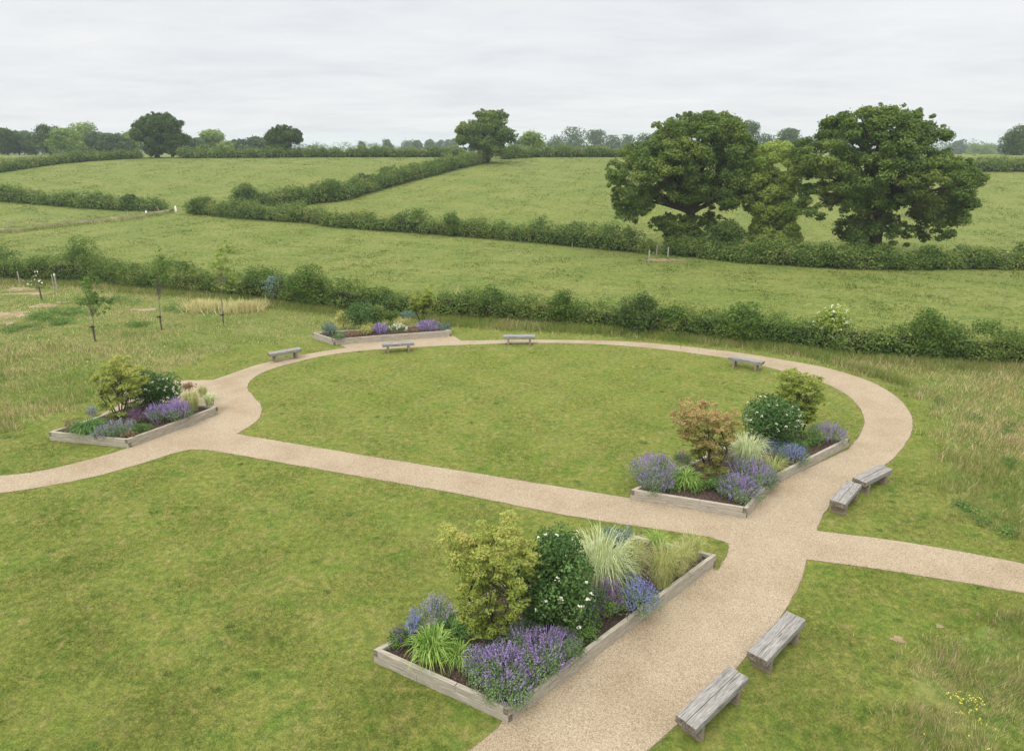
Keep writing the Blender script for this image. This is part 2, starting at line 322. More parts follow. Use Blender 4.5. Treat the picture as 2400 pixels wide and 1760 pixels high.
P_lav = leafmat('lavender_petals', [(0.0, (0.13, 0.085, 0.21)), (0.5, (0.24, 0.17, 0.36)), (1.0, (0.40, 0.31, 0.52))], 0.25)
P_blue = leafmat('blue_petals', [(0.0, (0.10, 0.10, 0.30)), (0.5, (0.19, 0.20, 0.48)), (1.0, (0.33, 0.36, 0.62))], 0.25)
P_viol = leafmat('violet_petals', [(0.0, (0.07, 0.03, 0.12)), (0.5, (0.14, 0.06, 0.21)), (1.0, (0.24, 0.12, 0.32))], 0.25)
P_dusk = leafmat('dusky_petals', [(0.0, (0.15, 0.13, 0.20)), (0.5, (0.24, 0.22, 0.32)), (1.0, (0.34, 0.32, 0.42))], 0.25)
P_white = leafmat('cream_petals', [(0.0, (0.55, 0.57, 0.42)), (0.5, (0.72, 0.73, 0.6)), (1.0, (0.82, 0.82, 0.74))], 0.2)
P_yel = leafmat('yellow_petals', [(0.0, (0.65, 0.55, 0.05)), (1.0, (0.85, 0.75, 0.15))], 0.2)

# ------------------------------------------------------------------ ground layout (traced boundaries -> metres)
def smooth(pts, step=0.35):
    """Catmull-Rom through world xy points"""
    P = [Vector((p[0], p[1])) for p in pts]; out_ = []
    if len(P) < 3: P2 = P
    for i in range(len(P) - 1):
        p0 = P[max(0, i - 1)]; p1 = P[i]; p2 = P[i + 1]; p3 = P[min(len(P) - 1, i + 2)]
        n = max(1, int((p2 - p1).length / step))
        for k in range(n):
            t = k / n
            out_.append(0.5 * ((2 * p1) + (p2 - p0) * t + (2 * p0 - 5 * p1 + 4 * p2 - p3) * t * t + (3 * p1 - p0 - 3 * p2 + p3) * t ** 3))
    out_.append(P[-1]); return [(p.x, p.y) for p in out_]
def W(f, pts, z=0.0): return [tuple(at(f(*p), z)[:2]) for p in pts]
segs = [
 [(-700, 1120), (-350, 1118), (0, 1085), (200, 1050), (330, 1014), (395, 994), (440, 989), (500, 997), (700, 1032), (1000, 1085), (1250, 1134), (1450, 1165), (1560, 1182), (1605, 1196)],
 [(1605, 1196), (1600, 1222), (1578, 1256)], [(1578, 1256), (1560, 1245), (1300, 1440), (1110, 1582)], [(1110, 1582), (1095, 1604), (1030, 1652), (860, 1770), (600, 1960)],
 [(600, 1960), (1190, 1960)], [(1190, 1960), (1300, 1800), (1427, 1650), (1540, 1550), (1641, 1445), (1705, 1375), (1743, 1314), (1765, 1270), (1774, 1230)],
 [(1774, 1230), (2000, 1262), (2253, 1305), (2700, 1388)], [(2700, 1388), (2700, 1325)], [(2700, 1325), (2253, 1240), (2000, 1194), (1797, 1168)],
 [(1797, 1168), (1812, 1130), (1850, 1085), (1905, 1050), (1957, 1015), (1992, 975), (2008, 938), (1998, 902), (1965, 868), (1905, 836), (1820, 810), (1740, 795), (1600, 773), (1400, 753), (1200, 748), (1015, 750)],
 [(1015, 750), (990, 735)], [(990, 735), (860, 742), (736, 753)], [(736, 753), (762, 766)],
 [(762, 766), (700, 775), (620, 790), (560, 805), (510, 822), (470, 836)], [(470, 836), (372, 838), (300, 842)], [(300, 842), (235, 900), (200, 950), (270, 976)],
 [(270, 976), (280, 986), (200, 1010), (100, 1034), (0, 1047), (-350, 1072), (-700, 1082)], [(-700, 1082), (-700, 1120)]]
path_poly = []
for s in segs: path_poly += smooth(W(DI, s))[:-1]
isl = [[(520, 955), (556, 933), (574, 912), (573, 890), (556, 872), (545, 856), (551, 838), (590, 815), (680, 790), (760, 776), (850, 768), (1000, 760), (1170, 755), (1300, 757), (1420, 765), (1520, 777), (1620, 792), (1720, 816), (1800, 838), (1858, 866), (1890, 896), (1902, 925), (1893, 955), (1868, 988)],
 [(1868, 988), (1800, 1020), (1700, 1068), (1650, 1130)], [(1650, 1130), (1390, 1097)], [(1390, 1097), (1100, 1050), (800, 1002), (520, 955)]]
isl_poly = []
for s in isl: isl_poly += smooth(W(DI, s))[:-1]
def inpoly(x, y, poly):
    P = np.array(poly); ins = np.zeros(len(x), bool); bb = (x > P[:, 0].min()) & (x < P[:, 0].max()) & (y > P[:, 1].min()) & (y < P[:, 1].max())
    idx = np.nonzero(bb)[0]; xs, ys = x[idx], y[idx]; c = np.zeros(len(idx), bool); n = len(P)
    for i in range(n):
        x1, y1 = P[i]; x2, y2 = P[(i + 1) % n]
        if y1 == y2: continue
        c ^= ((y1 > ys) != (y2 > ys)) & (xs < (x2 - x1) * (ys - y1) / (y2 - y1) + x1)
    ins[idx] = c; return ins
def onpath(x, y): return inpoly(x, y, path_poly) & ~inpoly(x, y, isl_poly)
def densify(poly, step, amp, r):
    o = []; n = len(poly)
    for i in range(n):
        a = Vector(poly[i]); b = Vector(poly[(i + 1) % n]); k = max(1, int((b - a).length / step)); d = (b - a)
        if d.length < 1e-6: continue
        nn = Vector((-d.y, d.x)).normalized()
        for j in range(k):
            p = a + d * (j / k) + nn * r.normal() * amp; o.append((p.x, p.y))
    return o
def sheet(name, loops, z, mat, parent=None):
    L = [[Vector((x, y, 0)) for x, y in l] for l in loops]
    tris = tessellate_polygon(L); V = [(p.x, p.y, z) for l in L for p in l]
    me = pymesh(name, V, [tuple(t) for t in tris])
    if len(me.polygons) and sum(p.normal.z for p in me.polygons) < 0: me.flip_normals()
    return link(name, me, mat, parent)
pr = np.random.default_rng(3)
pp = densify(path_poly, 0.22, 0.012, pr); ip = densify(isl_poly, 0.22, 0.012, pr)
tag(sheet('path', [pp, ip], 0.012, m_gravel), kind='structure')
def ribbon(loops, wd, z, name, mat, r):
    V = []; Fc = []
    for l in loops:
        n = len(l); b = len(V)
        for i in range(n):
            p = Vector(l[i]); a = Vector(l[i - 1]); c = Vector(l[(i + 1) % n]); d = (c - a)
            nn = Vector((-d.y, d.x)).normalized(); ww = wd * (0.6 + 0.8 * r.random())
            V.append((p.x - nn.x * ww, p.y - nn.y * ww, z)); V.append((p.x + nn.x * ww, p.y + nn.y * ww, z))
        for i in range(n):
            j = (i + 1) % n; Fc.append((b + 2 * i, b + 2 * i + 1, b + 2 * j + 1, b + 2 * j))
    me = pymesh(name, V, Fc)
    return link(name, me, mat)
tag(ribbon([pp, ip], 0.03, 0.008, 'path_edge', m_edge, pr), kind='structure')

# terrain sheet to the horizon
ys = np.concatenate([np.arange(-40, 60, 10), np.arange(60, 300, 4), np.arange(300, 700, 20), np.array([800, 1000, 1500, 2500, 4000, 7000])])
xs = np.concatenate([-np.array([7000, 4000, 2500, 1500, 1000, 700, 500, 400]), np.arange(-300, 301, 6), np.array([400, 500, 700, 1000, 1500, 2500, 4000, 7000])])
X, Y = np.meshgrid(xs, ys); Zt = T(X, Y); nx, ny = len(xs), len(ys)
me = pymesh('ground', np.stack([X.ravel(), Y.ravel(), Zt.ravel()], 1), [(j * nx + i, j * nx + i + 1, (j + 1) * nx + i + 1, (j + 1) * nx + i) for j in range(ny - 1) for i in range(nx - 1)], smooth=True)
tag(link('ground', me, m_past), kind='structure')

# lawn / meadow zones
HB = [(-500, 560), (-200, 595), (0, 618), (190, 622), (300, 636), (400, 642), (500, 652), (640, 668), (760, 684), (1000, 699), (1250, 716), (1400, 730), (1500, 740), (1700, 760), (1900, 782), (2100, 797), (2253, 805), (2600, 830)]
hedge_w = W(DI, HB)
ml = [(-600, 1000), (-200, 975), (0, 950), (60, 930), (170, 896), (260, 862), (350, 828), (420, 797), (500, 770), (600, 750), (690, 741), (740, 733), (860, 716), (1000, 718), (1110, 727), (1220, 733), (1440, 741), (1634, 760), (1770, 792), (1935, 838), (1990, 862), (2040, 890), (2070, 922), (2082, 1004), (2083, 1095), (2110, 1125), (2170, 1156), (2253, 1186), (2600, 1270)]
mead_poly = smooth(W(DI, ml)) + hedge_w[::-1]
ml2 = smooth(W(DI, [(2600, 1420), (2253, 1367), (2120, 1395), (2045, 1429), (2005, 1482), (2018, 1547), (1992, 1652), (1960, 1800)]))
mead2 = ml2 + W(DI, [(2600, 2000)])
lawn_poly = W(DI, [(-900, 1000)]) + smooth(W(DI, ml)) + W(DI, [(2700, 1300), (2700, 2100), (-900, 2100)])
lawn_poly = [p for p in lawn_poly]
tag(sheet('lawn', [lawn_poly], 0.004, m_lawn), kind='structure')
tag(sheet('meadow', [mead_poly], 0.0035, m_mead), kind='structure')
tag(sheet('meadow_corner', [mead2], 0.0075, m_mead), kind='structure')

# bare earth patches in the meadow
def blob(cx, cy, rx, ry, n=40, r=pr, seed=0):
    ph = r.random(4) * 6; o = []
    for i in range(n):
        a = 2 * math.pi * i / n; k = 1 + 0.18 * math.sin(3 * a + ph[0]) + 0.12 * math.sin(5 * a + ph[1]) + 0.08 * math.sin(9 * a + ph[2])
        o.append((cx + rx * k * math.cos(a), cy + ry * k * math.sin(a)))
    return o
bare = []
for (zx, zy, wx, wy) in [(140, 445, 110, 14), (60, 640, 140, 26), (330, 570, 110, 14), (470, 543, 60, 7), (1080, 600, 110, 9), (40, 700, 70, 14), (200, 480, 180, 9)]:
    p = at(F4(zx, zy), 0); q = at(F4(zx + wx, zy), 0); u = at(F4(zx, zy - wy), 0)
    bare.append(blob(p.x, p.y, q.x - p.x, u.y - p.y))
for i, b in enumerate(bare): tag(sheet('bare_soil', [b], 0.0085 + 0.0015 * i, m_bare), kind='structure')
for (zx, zy, r_) in [(735, 715, 0.16), (1085, 605, 0.10)]:
    p = at(Z4(zx, zy), 0); tag(sheet('soil_patch', [blob(p.x, p.y, r_, r_ * 0.8)], 0.016, m_bare), kind='structure')
p = at(OK_(640, 1530)); q = at(OK_(830, 1530))
# worn earth by the gate posts: follows the terrain
gb = blob(p.x, p.y, 2.2, 0.9)
tag(sheet('worn_earth', [gb], float(T(p.x, p.y)) + 0.03, m_bare), kind='structure')

# ------------------------------------------------------------------ raised beds of sleepers
bed_polys = []
def make_bed(L, Np, mid, R, label, dz=0.4, back_pt=None):
    """L left top corner, Np near top corner, mid bend (or None), R right top corner; photo points at z=0.4"""
    L, Np, R = at(L, dz), at(Np, dz), at(R, dz); side = [Np] + ([at(mid, dz)] if mid else []) + [R]
    shift = L - Np; back = [p + shift for p in side]
    if back_pt: back = [at(back_pt, dz), R]
    outer = [L] + side + (back[:1] if back_pt else back[::-1][:-1]); outer = [Vector((p.x, p.y)) for p in outer]
    bed_polys.append([(p.x, p.y) for p in outer])
    c = sum((p for p in outer), Vector((0, 0))) / len(outer)
    root = empty('raised_bed', (c.x, c.y, 0), label, 'raised bed', 'timber raised flower beds')
    r = random.Random(label); n = len(outer); wth = 0.12
    area = sum(outer[i].x * outer[(i + 1) % n].y - outer[(i + 1) % n].x * outer[i].y for i in range(n))
    def isect(p, d, q, e):
        k = d.x * e.y - d.y * e.x
        if abs(k) < 1e-6: return q
        t = ((q.x - p.x) * e.y - (q.y - p.y) * e.x) / k; return p + d * t
    sides = []
    for i in range(n):
        a = outer[i]; d = (outer[(i + 1) % n] - a).normalized(); inn = Vector((-d.y, d.x)) * (1 if area > 0 else -1); sides.append((a, d, inn))
    for course in range(2):
        z0 = 0.201 * course; z1 = z0 + 0.197
        for i in range(n):
            a, d, inn = sides[i]; pv = sides[i - 1]; nx_ = sides[(i + 1) % n]; gs = 0.0 if (i + course) % 2 == 0 else wth + 0.004; ge = wth + 0.004 if ((i + 1) % n + course) % 2 == 0 else 0.0
            def ends(sd, g0):
                if abs(d.x * sd[1].y - d.y * sd[1].x) < 0.5:
                    vtx = outer[i] if sd is pv else outer[(i + 1) % n]; return vtx, isect(a + inn * wth, d, vtx + sd[2] * wth, sd[1])
                q = sd[0] + sd[2] * g0
                return isect(a, d, q, sd[1]), isect(a + inn * wth, d, q, sd[1])
            s_o, s_i = ends(pv, gs); e_o, e_i = ends(nx_, ge); Ls = (outer[(i + 1) % n] - a).length
            cuts = [None]; st = 2.4 if course else 1.3
            while st < Ls - 0.8: cuts.append(st); st += 2.4
            cuts.append(None); ang = math.atan2(d.y, d.x)
            for k in range(len(cuts) - 1):
                A0, A1 = (s_o, s_i) if cuts[k] is None else (a + d * (cuts[k] + .003), a + inn * wth + d * (cuts[k] + .003))
                B0, B1 = (e_o, e_i) if cuts[k + 1] is None else (a + d * (cuts[k + 1] - .003), a + inn * wth + d * (cuts[k + 1] - .003))
                mid_ = (A0 + B0) / 2 + inn * r.uniform(-0.002, 0.003); rot = Matrix.Rotation(-ang, 2); ring = [rot @ (q - (A0 + B0) / 2) for q in (A0, B0, B1, A1)]
                if area < 0: ring = ring[::-1]
                cc_ = sum(ring, Vector((0, 0))) / 4; zt = z1 + r.uniform(-0.003, 0.003); V = []; Fc = []
                def ins(q, e): return Vector((q.x - math.copysign(e, q.x - cc_.x), q.y - math.copysign(e, q.y - cc_.y)))
                for (zq, e) in ((z0, .008), (z0 + .008, 0), (zt - .008, 0), (zt, .008)):
                    for q in ring: w_ = ins(q, e); V.append((w_.x, w_.y, zq))
                mi = []
                for lv in range(3):
                    for k2 in range(4):
                        k3 = (k2 + 1) % 4; Fc.append((lv * 4 + k2, lv * 4 + k3, lv * 4 + 4 + k3, lv * 4 + 4 + k2))
                        mi.append(1 if abs(ring[k3].x - ring[k2].x) < abs(ring[k3].y - ring[k2].y) else 0)
                Fc += [(3, 2, 1, 0), (12, 13, 14, 15)]; mi += [0, 0]
                o = link('sleeper', pymesh('sleeper', V, Fc, mi), [m_sleeper, m_end], root)
                o.location = (mid_.x - c.x, mid_.y - c.y, 0); o.rotation_euler = (0, 0, ang)
    inner = [p + (c - p).normalized() * 0.07 for p in outer]
    # soil surface, gently heaped
    g = []; nn = 26
    P0 = [Vector((p.x - c.x, p.y - c.y)) for p in inner]
    V = [(0, 0, 0.36)]; Fc = []; rings = 9; per = densify([(p.x, p.y) for p in P0], 0.2, 0.0, pr); m_ = len(per)
    for q in range(1, rings + 1):
        t = q / rings
        for (x, y) in per: V.append((x * t, y * t, 0.30 + 0.06 * (1 - t * t) + r.uniform(-0.012, 0.012)))
    for k in range(m_): Fc.append((0, 1 + k, 1 + (k + 1) % m_))
    for q in range(rings - 1):
        for k in range(m_):
            a = 1 + q * m_ + k; b = 1 + q * m_ + (k + 1) % m_; Fc.append((a, a + m_, b + m_, b))
    link('soil', pymesh('soil', V, Fc, smooth=True), m_soil, root)
    # chips of bark scattered on the soil
    return root, c
make_bed(Z1(38, 893), Z1(868, 1262), None, Z1(2148, 312), 'large weathered sleeper bed beside the wide foreground path, nearest of the four beds', back_pt=Z1(1520, 163))
make_bed(Z8(90, 990), Z8(968, 1130), Z8(1190, 880), Z8(1745, 603), 'weathered sleeper bed with a copper maple between the round lawn and the right hand path', back_pt=Z8(1060, 545))
make_bed(Z7(425, 872), Z7(1120, 938), Z7(1450, 822), Z7(1915, 648), 'weathered sleeper bed at the left path junction beside the meadow')
make_bed(Z5(425, 578), Z5(580, 628), None, Z5(1475, 562), 'far sleeper bed at the back of the ring path in front of the hedge')

# ------------------------------------------------------------------ benches
def bench(corners, label, beams=2):
    P = [at(c, 0.57) for c in corners]  # near-left, near-right, far-left, far-right ends
    a = (P[0] + P[1]) / 2; b = (P[2] + P[3]) / 2; c = (a + b) / 2; ang = math.atan2(b.y - a.y, b.x - a.x)
    Ls = min(2.15, max(1.9, (b - a).length)); Wd = 0.51
    root = empty('bench', (c.x, c.y, 0), label, 'bench', 'timber benches round the paths', ang)
    r = random.Random(label); bw = Wd / 2
    for k in range(2):
        V = []; Fc = []; y0 = -Wd / 2 + k * bw; e = r.uniform(-0.01, 0.01)
        box_vf(-Ls / 2 + e, Ls / 2 + e, y0 + 0.004, y0 + bw - 0.004, 0, 0.175 + r.uniform(-0.005, 0.005), V, Fc, 0.012)
        o = link('seat_beam', pymesh('seat_beam', V, Fc, [0] * 8 + [1, 1]), [m_bench, m_end], root); o.location = (0, 0, 0.40)
    for s in (-1, 1):
        V = []; Fc = []; box_vf(-0.245, 0.245, -0.06, 0.06, 0.0, 0.402, V, Fc, 0.006)
        o = link('leg', pymesh('leg', V, Fc), m_leg, root); o.rotation_euler = (0, 0, math.pi / 2); o.location = (s * (Ls / 2 - 0.33), 0, -0.002)
    return root, (c.x, c.y)
benches = []
for cs, lb in [
    ([Z2(370, 1300), Z2(612, 1380), Z2(945, 765), Z2(1177, 828)], 'silvered timber bench closest to the camera at the right edge of the wide path'),
    ([Z2(1140, 597), Z2(1378, 662), Z2(1575, 170), Z2(1787, 213)], 'silvered timber bench just behind the closest bench beside the wide path'),
    ([Z3(197, 1125), Z3(338, 1145), Z3(360, 955), Z3(478, 965)], 'timber bench opposite the copper maple bed, nearer of its pair and more end on'),
    ([Z3(425, 912), Z3(545, 935), Z3(660, 800), Z3(775, 812)], 'timber bench opposite the copper maple bed, farther of its pair at the path curve'),
    ([Z6(846, 487), Z6(850, 476), Z6(992, 512), Z6(996, 501)], 'timber bench at the far right of the round lawn where the ring path curves'),
    ([Z5(140, 740), Z5(108, 720), Z5(322, 708), Z5(290, 688)], 'timber bench on the grass outside the ring path, leftmost of the far benches'),
    ([Z5(955, 668), Z5(948, 655), Z5(1192, 652), Z5(1186, 641)], 'timber bench on the path in front of the far sleeper bed'),
    ([Z5(1865, 606), Z5(1865, 595), Z5(2105, 606), Z5(2105, 595)], 'timber bench at the top of the ring path right of the far sleeper bed')]:
    rt, c = bench(cs, lb); benches.append(c)

# ------------------------------------------------------------------ grass blades
bedall = bed_polys
def cdf_sample(n, y0, y1, wf, r):
    yy = np.linspace(y0, y1, 2000); w_ = wf(yy); c = np.cumsum(w_); c /= c[-1]; return np.interp(r.random(n), c, yy)
def sample_xy(n, y0, y1, r, power=2.7):
    y = cdf_sample(n, y0, y1, lambda y: (y + 4) / np.sqrt(y * y + 144) ** power, r)
    x = (r.random(n) * 2 - 1) * (0.82 * (y * CT + 12 * ST) * 1.0 + 1.0); return x, y
def blades(name, x, y, h, wd, lean, mat, r, zoff=0.0, v=None, mesh_only=False, parent=None):
    n = len(x); a = r.random(n) * 2 * math.pi
    b = 3.5 * np.sin(x * 1.7 + 1.5 * np.sin(y * 1.3)) * np.cos(y * 1.9 + np.sin(x * 0.7)) + r.normal(size=n) * 1.1; a = b + 1.57 + r.normal(size=n) * 0.8; l = lean * r.random(n)
    z = T(x, y) + zoff; base = np.stack([x, y, z], 1)
    sd_ = np.stack([np.cos(a), np.sin(a), np.zeros(n)], 1) * (wd / 2)[:, None]
    tip = base + np.stack([np.cos(b) * l * h, np.sin(b) * l * h, h], 1)
    V = np.stack([base - sd_, base + sd_, tip], 1)
    if v is None: v = r.random(n)
    me = npmesh(name, V, 3, v)
    return link(name, me, mat, parent)
r1 = np.random.default_rng(11)
x, y = sample_xy(1150000, 9.5, 52, r1)
lk = inpoly(x, y, lawn_poly) & ~onpath(x + r1.normal(size=len(x)) * 0.035, y + r1.normal(size=len(x)) * 0.035) & ~inpoly(x, y, mead2)
for b in bedall: lk &= ~inpoly(x, y, b)
x, y = x[lk], y[lk]; d = np.sqrt(x * x + y * y + 144)
hh = (0.026 + 0.05 * r1.random(len(x)) ** 2.5) * (0.8 + 0.5 * np.sin(x * 1.3 + np.sin(y * 0.9)) * np.sin(y * 1.1 + 1.0)).clip(0.5, 1.4)
tag(blades('lawn_grass', x, y, hh, np.maximum(0.008, d * 0.0005), 2.4, m_lawnb, r1, 0.003), kind='stuff')
print('lawn', len(x))
# meadow grass
x, y = sample_xy(640000, 9.5, 75, r1, 2.4)
xj = x + 0.5 * np.sin(y * 2.1 + x) + 0.35 * np.sin(y * 5.3) + r1.normal(size=len(x)) * 0.35; yj = y + 0.3 * np.sin(x * 2.7) + 0.2 * np.sin(x * 6.1 + y) + r1.normal(size=len(x)) * 0.3
lk = (inpoly(xj, yj, mead_poly) | inpoly(xj, yj, mead2)) & ~onpath(x, y)
xb = r1.random(len(x))
for b in bare: lk &= ~(inpoly(x, y, b) & (xb < 0.8))
for b in bedall: lk &= ~inpoly(x, y, b)
x, y = x[lk], y[lk]; d = np.sqrt(x * x + y * y + 144)
tuft = (0.5 + 0.5 * np.sin(x * 0.9 + 2 * np.sin(y * 0.45)) * np.cos(y * 0.8 + np.sin(x * 0.6)))
hh = (0.10 + 0.22 * r1.random(len(x))) * (0.5 + 1.0 * tuft)
far = ((x < -12) & (y > 42) & (y < 60)); hh[far] *= 0.55
tag(blades('meadow_grass', x, y, hh, np.maximum(0.010, d * 0.00062), 0.9, m_meadb, r1), kind='stuff')
print('meadow', len(x))
# pasture tufts beyond the hedge
r2 = np.random.default_rng(12)
n = 330000; y = cdf_sample(n, 40, 205, lambda y: y ** -0.6, r2); x = (r2.random(n) * 2 - 1) * (0.80 * y + 6)
hedge_y = np.interp(x, [p[0] for p in hedge_w], [p[1] for p in hedge_w])
pat = np.sin(x * 0.55 + 2.2 * np.sin(y * 0.21)) * np.sin(y * 0.42 + 1.7 * np.sin(x * 0.17)) + 0.6 * np.sin(x * 1.7 + y * 0.9) * np.sin(y * 1.4 - x * 0.5)
lk = (y > hedge_y + 0.5) & (r2.random(n) < 0.45 + 0.4 * np.clip(pat, -1, 1)); x, y, pat = x[lk], y[lk], pat[lk]
d = np.sqrt(x * x + y * y)
tag(blades('pasture_grass', x, y, (0.04 + 0.07 * r2.random(len(x))) * (1 + 0.8 * np.clip(pat, 0, 1)), np.maximum(0.05, d * 0.0014), 1.6, m_pastb, r2, v=r2.random(len(x)) * 0.6 + 0.4 - 0.25 * np.clip(pat, 0, 1)), kind='stuff')

# tussocks: darker taller clumps along the hedge foot and meadow edge
def strip_grass(name, pts, wd, n, hmin, hmax, mat, r, kind='stuff', label=None, cat=None, ww=0.02):
    P = np.array(pts); seg = np.linalg.norm(np.diff(P, axis=0), axis=1); c = np.concatenate([[0], np.cumsum(seg)]); s = r.random(n) * c[-1]
    x = np.interp(s, c, P[:, 0]); y = np.interp(s, c, P[:, 1]); x = x + r.normal(size=n) * wd * 0.3; y = y + r.normal(size=n) * wd * 0.5
    o = blades(name, x, y, hmin + (hmax - hmin) * r.random(n), np.full(n, ww), 1.1, mat, r, v=r.random(n) * 0.68)
    return tag(o, label, cat, kind=kind)
strip_grass('hedge_foot_grass', [(p[0], p[1] - 0.9) for p in smooth(hedge_w, 2)], 1.2, 60000, 0.15, 0.5, m_meadb, r2, ww=0.035)
strip_grass('tussock_grass', smooth(W(DI, [(960, 712), (1110, 722), (1220, 727), (1440, 735), (1634, 752), (1770, 780), (1935, 828), (2000, 850)])), 0.8, 9000, 0.25, 0.55, m_meadb, r2, ww=0.03)

# buttercups in the corner
pc = [at(Z4(zx, zy), 0.25) for zx, zy in [(1160, 1160), (1250, 1142), (1198, 1176), (1226, 1160), (1230, 1188), (1186, 1204), (1250, 1204), (1270, 1210), (1288, 1214), (1306, 1228), (1264, 1250), (1335, 1224), (1342, 1194), (1357, 1212), (1380, 1230), (1392, 1216), (1396, 1184), (1422, 1196), (1434, 1212), (1452, 1250), (1456, 1262), (1408, 1266), (1345, 1306), (1340, 1320), (1380, 1312), (1398, 1302), (1268, 1322), (1228, 1318), (1422, 1372), (1418, 1388), (1428, 1408), (1484, 1432), (1328, 1520), (946, 1504), (1484, 1626), (1556, 1456)]]
V = []; vv = []
for p in pc:
    for k in range(3):
        q = np.array([p.x, p.y, p.z]) + rng.normal(size=3) * 0.02; nn = unit(np.array([[rng.normal() * .3, rng.normal() * .3, 1]]))
        V.append(leaf_quads(q[None], nn, 0.028, 0.95)); vv.append(rng.random())
tag(link('buttercups', npmesh('buttercups', np.concatenate(V), 4, vv), P_yel), kind='stuff')
# weeds with small pale flowers scattered in the meadow
x, y = sample_xy(26000, 10, 66, r2, 2.2); lk = inpoly(x, y, mead_poly) & (np.sin(x * 0.5 + 1.3 * np.sin(y * .4)) * np.sin(y * .35 + .6 * x) > 0.55); x, y = x[lk][:2600], y[lk][:2600]
n = len(x); P = np.stack([x, y, 0.25 + 0.2 * r2.random(n)], 1); Nn = unit(r2.normal(size=(n, 3)) * .4 + np.array([0, 0, 1]))
tag(link('meadow_flowers', npmesh('meadow_flowers', leaf_quads(P, Nn, np.maximum(0.03, y * 0.0011), 0.8), 4, r2.random(n)), P_white), kind='stuff')

cs = []
for (zx, zy, n_) in [(300, 660, 26), (520, 620, 22), (150, 740, 16), (600, 545, 10), (480, 700, 16), (1350, 600, 10), (1050, 720, 8), (900, 515, 6), (1000, 540, 4), (1620, 605, 8)]:
    for _ in range(n_):
        p = at(F4(zx + rng.normal() * 75, zy + rng.normal() * 16), 0); cs.append((p.x, p.y, 0.08, rng.uniform(.25, .6)))
for (zx, zy, n_) in [(1600, 350, 6), (1450, 1200, 3), (1520, 1260, 3), (1650, 1370, 4), (1950, 780, 5), (1900, 450, 5), (1900, 1450, 4), (1300, 200, 4)]:
    for _ in range(n_):
        p = at(Z3(zx + rng.normal() * 45, zy + rng.normal() * 22), 0); cs.append((p.x, p.y, 0.08, rng.uniform(.15, .38)))
cs = np.array(cs); Q, v = clump_leaves(cs[:, :3], np.stack([cs[:, 3], cs[:, 3], cs[:, 3] * .55], 1), 16000, 0.09, 0.5, 0.5, 0.3)
tag(link('meadow_weeds', npmesh('meadow_weeds', Q, 4, v), L_green), kind='stuff')
# lush darker tufts scattered on the mown grass
x, y = sample_xy(5200, 10, 48, r2, 2.6); lk = inpoly(x, y, lawn_poly) & ~onpath(x, y); x, y = x[lk][:260], y[lk][:260]; x = np.repeat(x, 90); y = np.repeat(y, 90)
rr = np.repeat(r2.uniform(.05, .16, len(x) // 90), 90); x = x + r2.normal(size=len(x)) * rr * 1.3; y = y + r2.normal(size=len(x)) * rr; lk = ~onpath(x, y)
for b in bedall: lk &= ~inpoly(x, y, b)
tag(blades('lawn_tufts', x[lk], y[lk], 0.04 + 0.06 * r2.random(lk.sum()), np.full(lk.sum(), 0.011), 1.3, L_green, r2), kind='stuff')

# ------------------------------------------------------------------ woody plants
def crown_from_outline(poly, y0, depth_k, cr, nc, r, zmin=None):
    """clump centres filling a crown whose side view follows poly (photo px), real size at distance y0"""
    P = np.array([tuple(at_depth(p, y0)) for p in poly]); A = P[:, [0, 2]]
    lo, hi = A.min(0), A.max(0); C = []; R = []; tries = 0; Wd = (hi[0] - lo[0]) / 2
    while len(C) < nc and tries < nc * 40:
        tries += 1; q = lo + (hi - lo) * r.random(2)
        if not inpoly(q[:1], q[1:], A)[0]: continue
        a = A; b = np.roll(A, -1, 0); ab = b - a; t = np.clip(((q - a) * ab).sum(1) / (ab * ab).sum(1), 0, 1); di = np.linalg.norm(a + ab * t[:, None] - q, axis=1).min()
        rc = cr * r.uniform(0.65, 1.25)
        if di < rc: rc = max(di * 0.95, cr * 0.3)
        th = depth_k * math.sqrt(max(0, di * (2 * Wd * 0.6 - di))) if di < Wd * 0.6 else depth_k * Wd * 0.6
        s = r.uniform(-1, 1); s = np.sign(s) * abs(s) ** 0.6
        C.append((q[0], y0 + s * th, q[1])); R.append((rc, rc, rc * 0.72))
    return np.array(C), np.array(R)
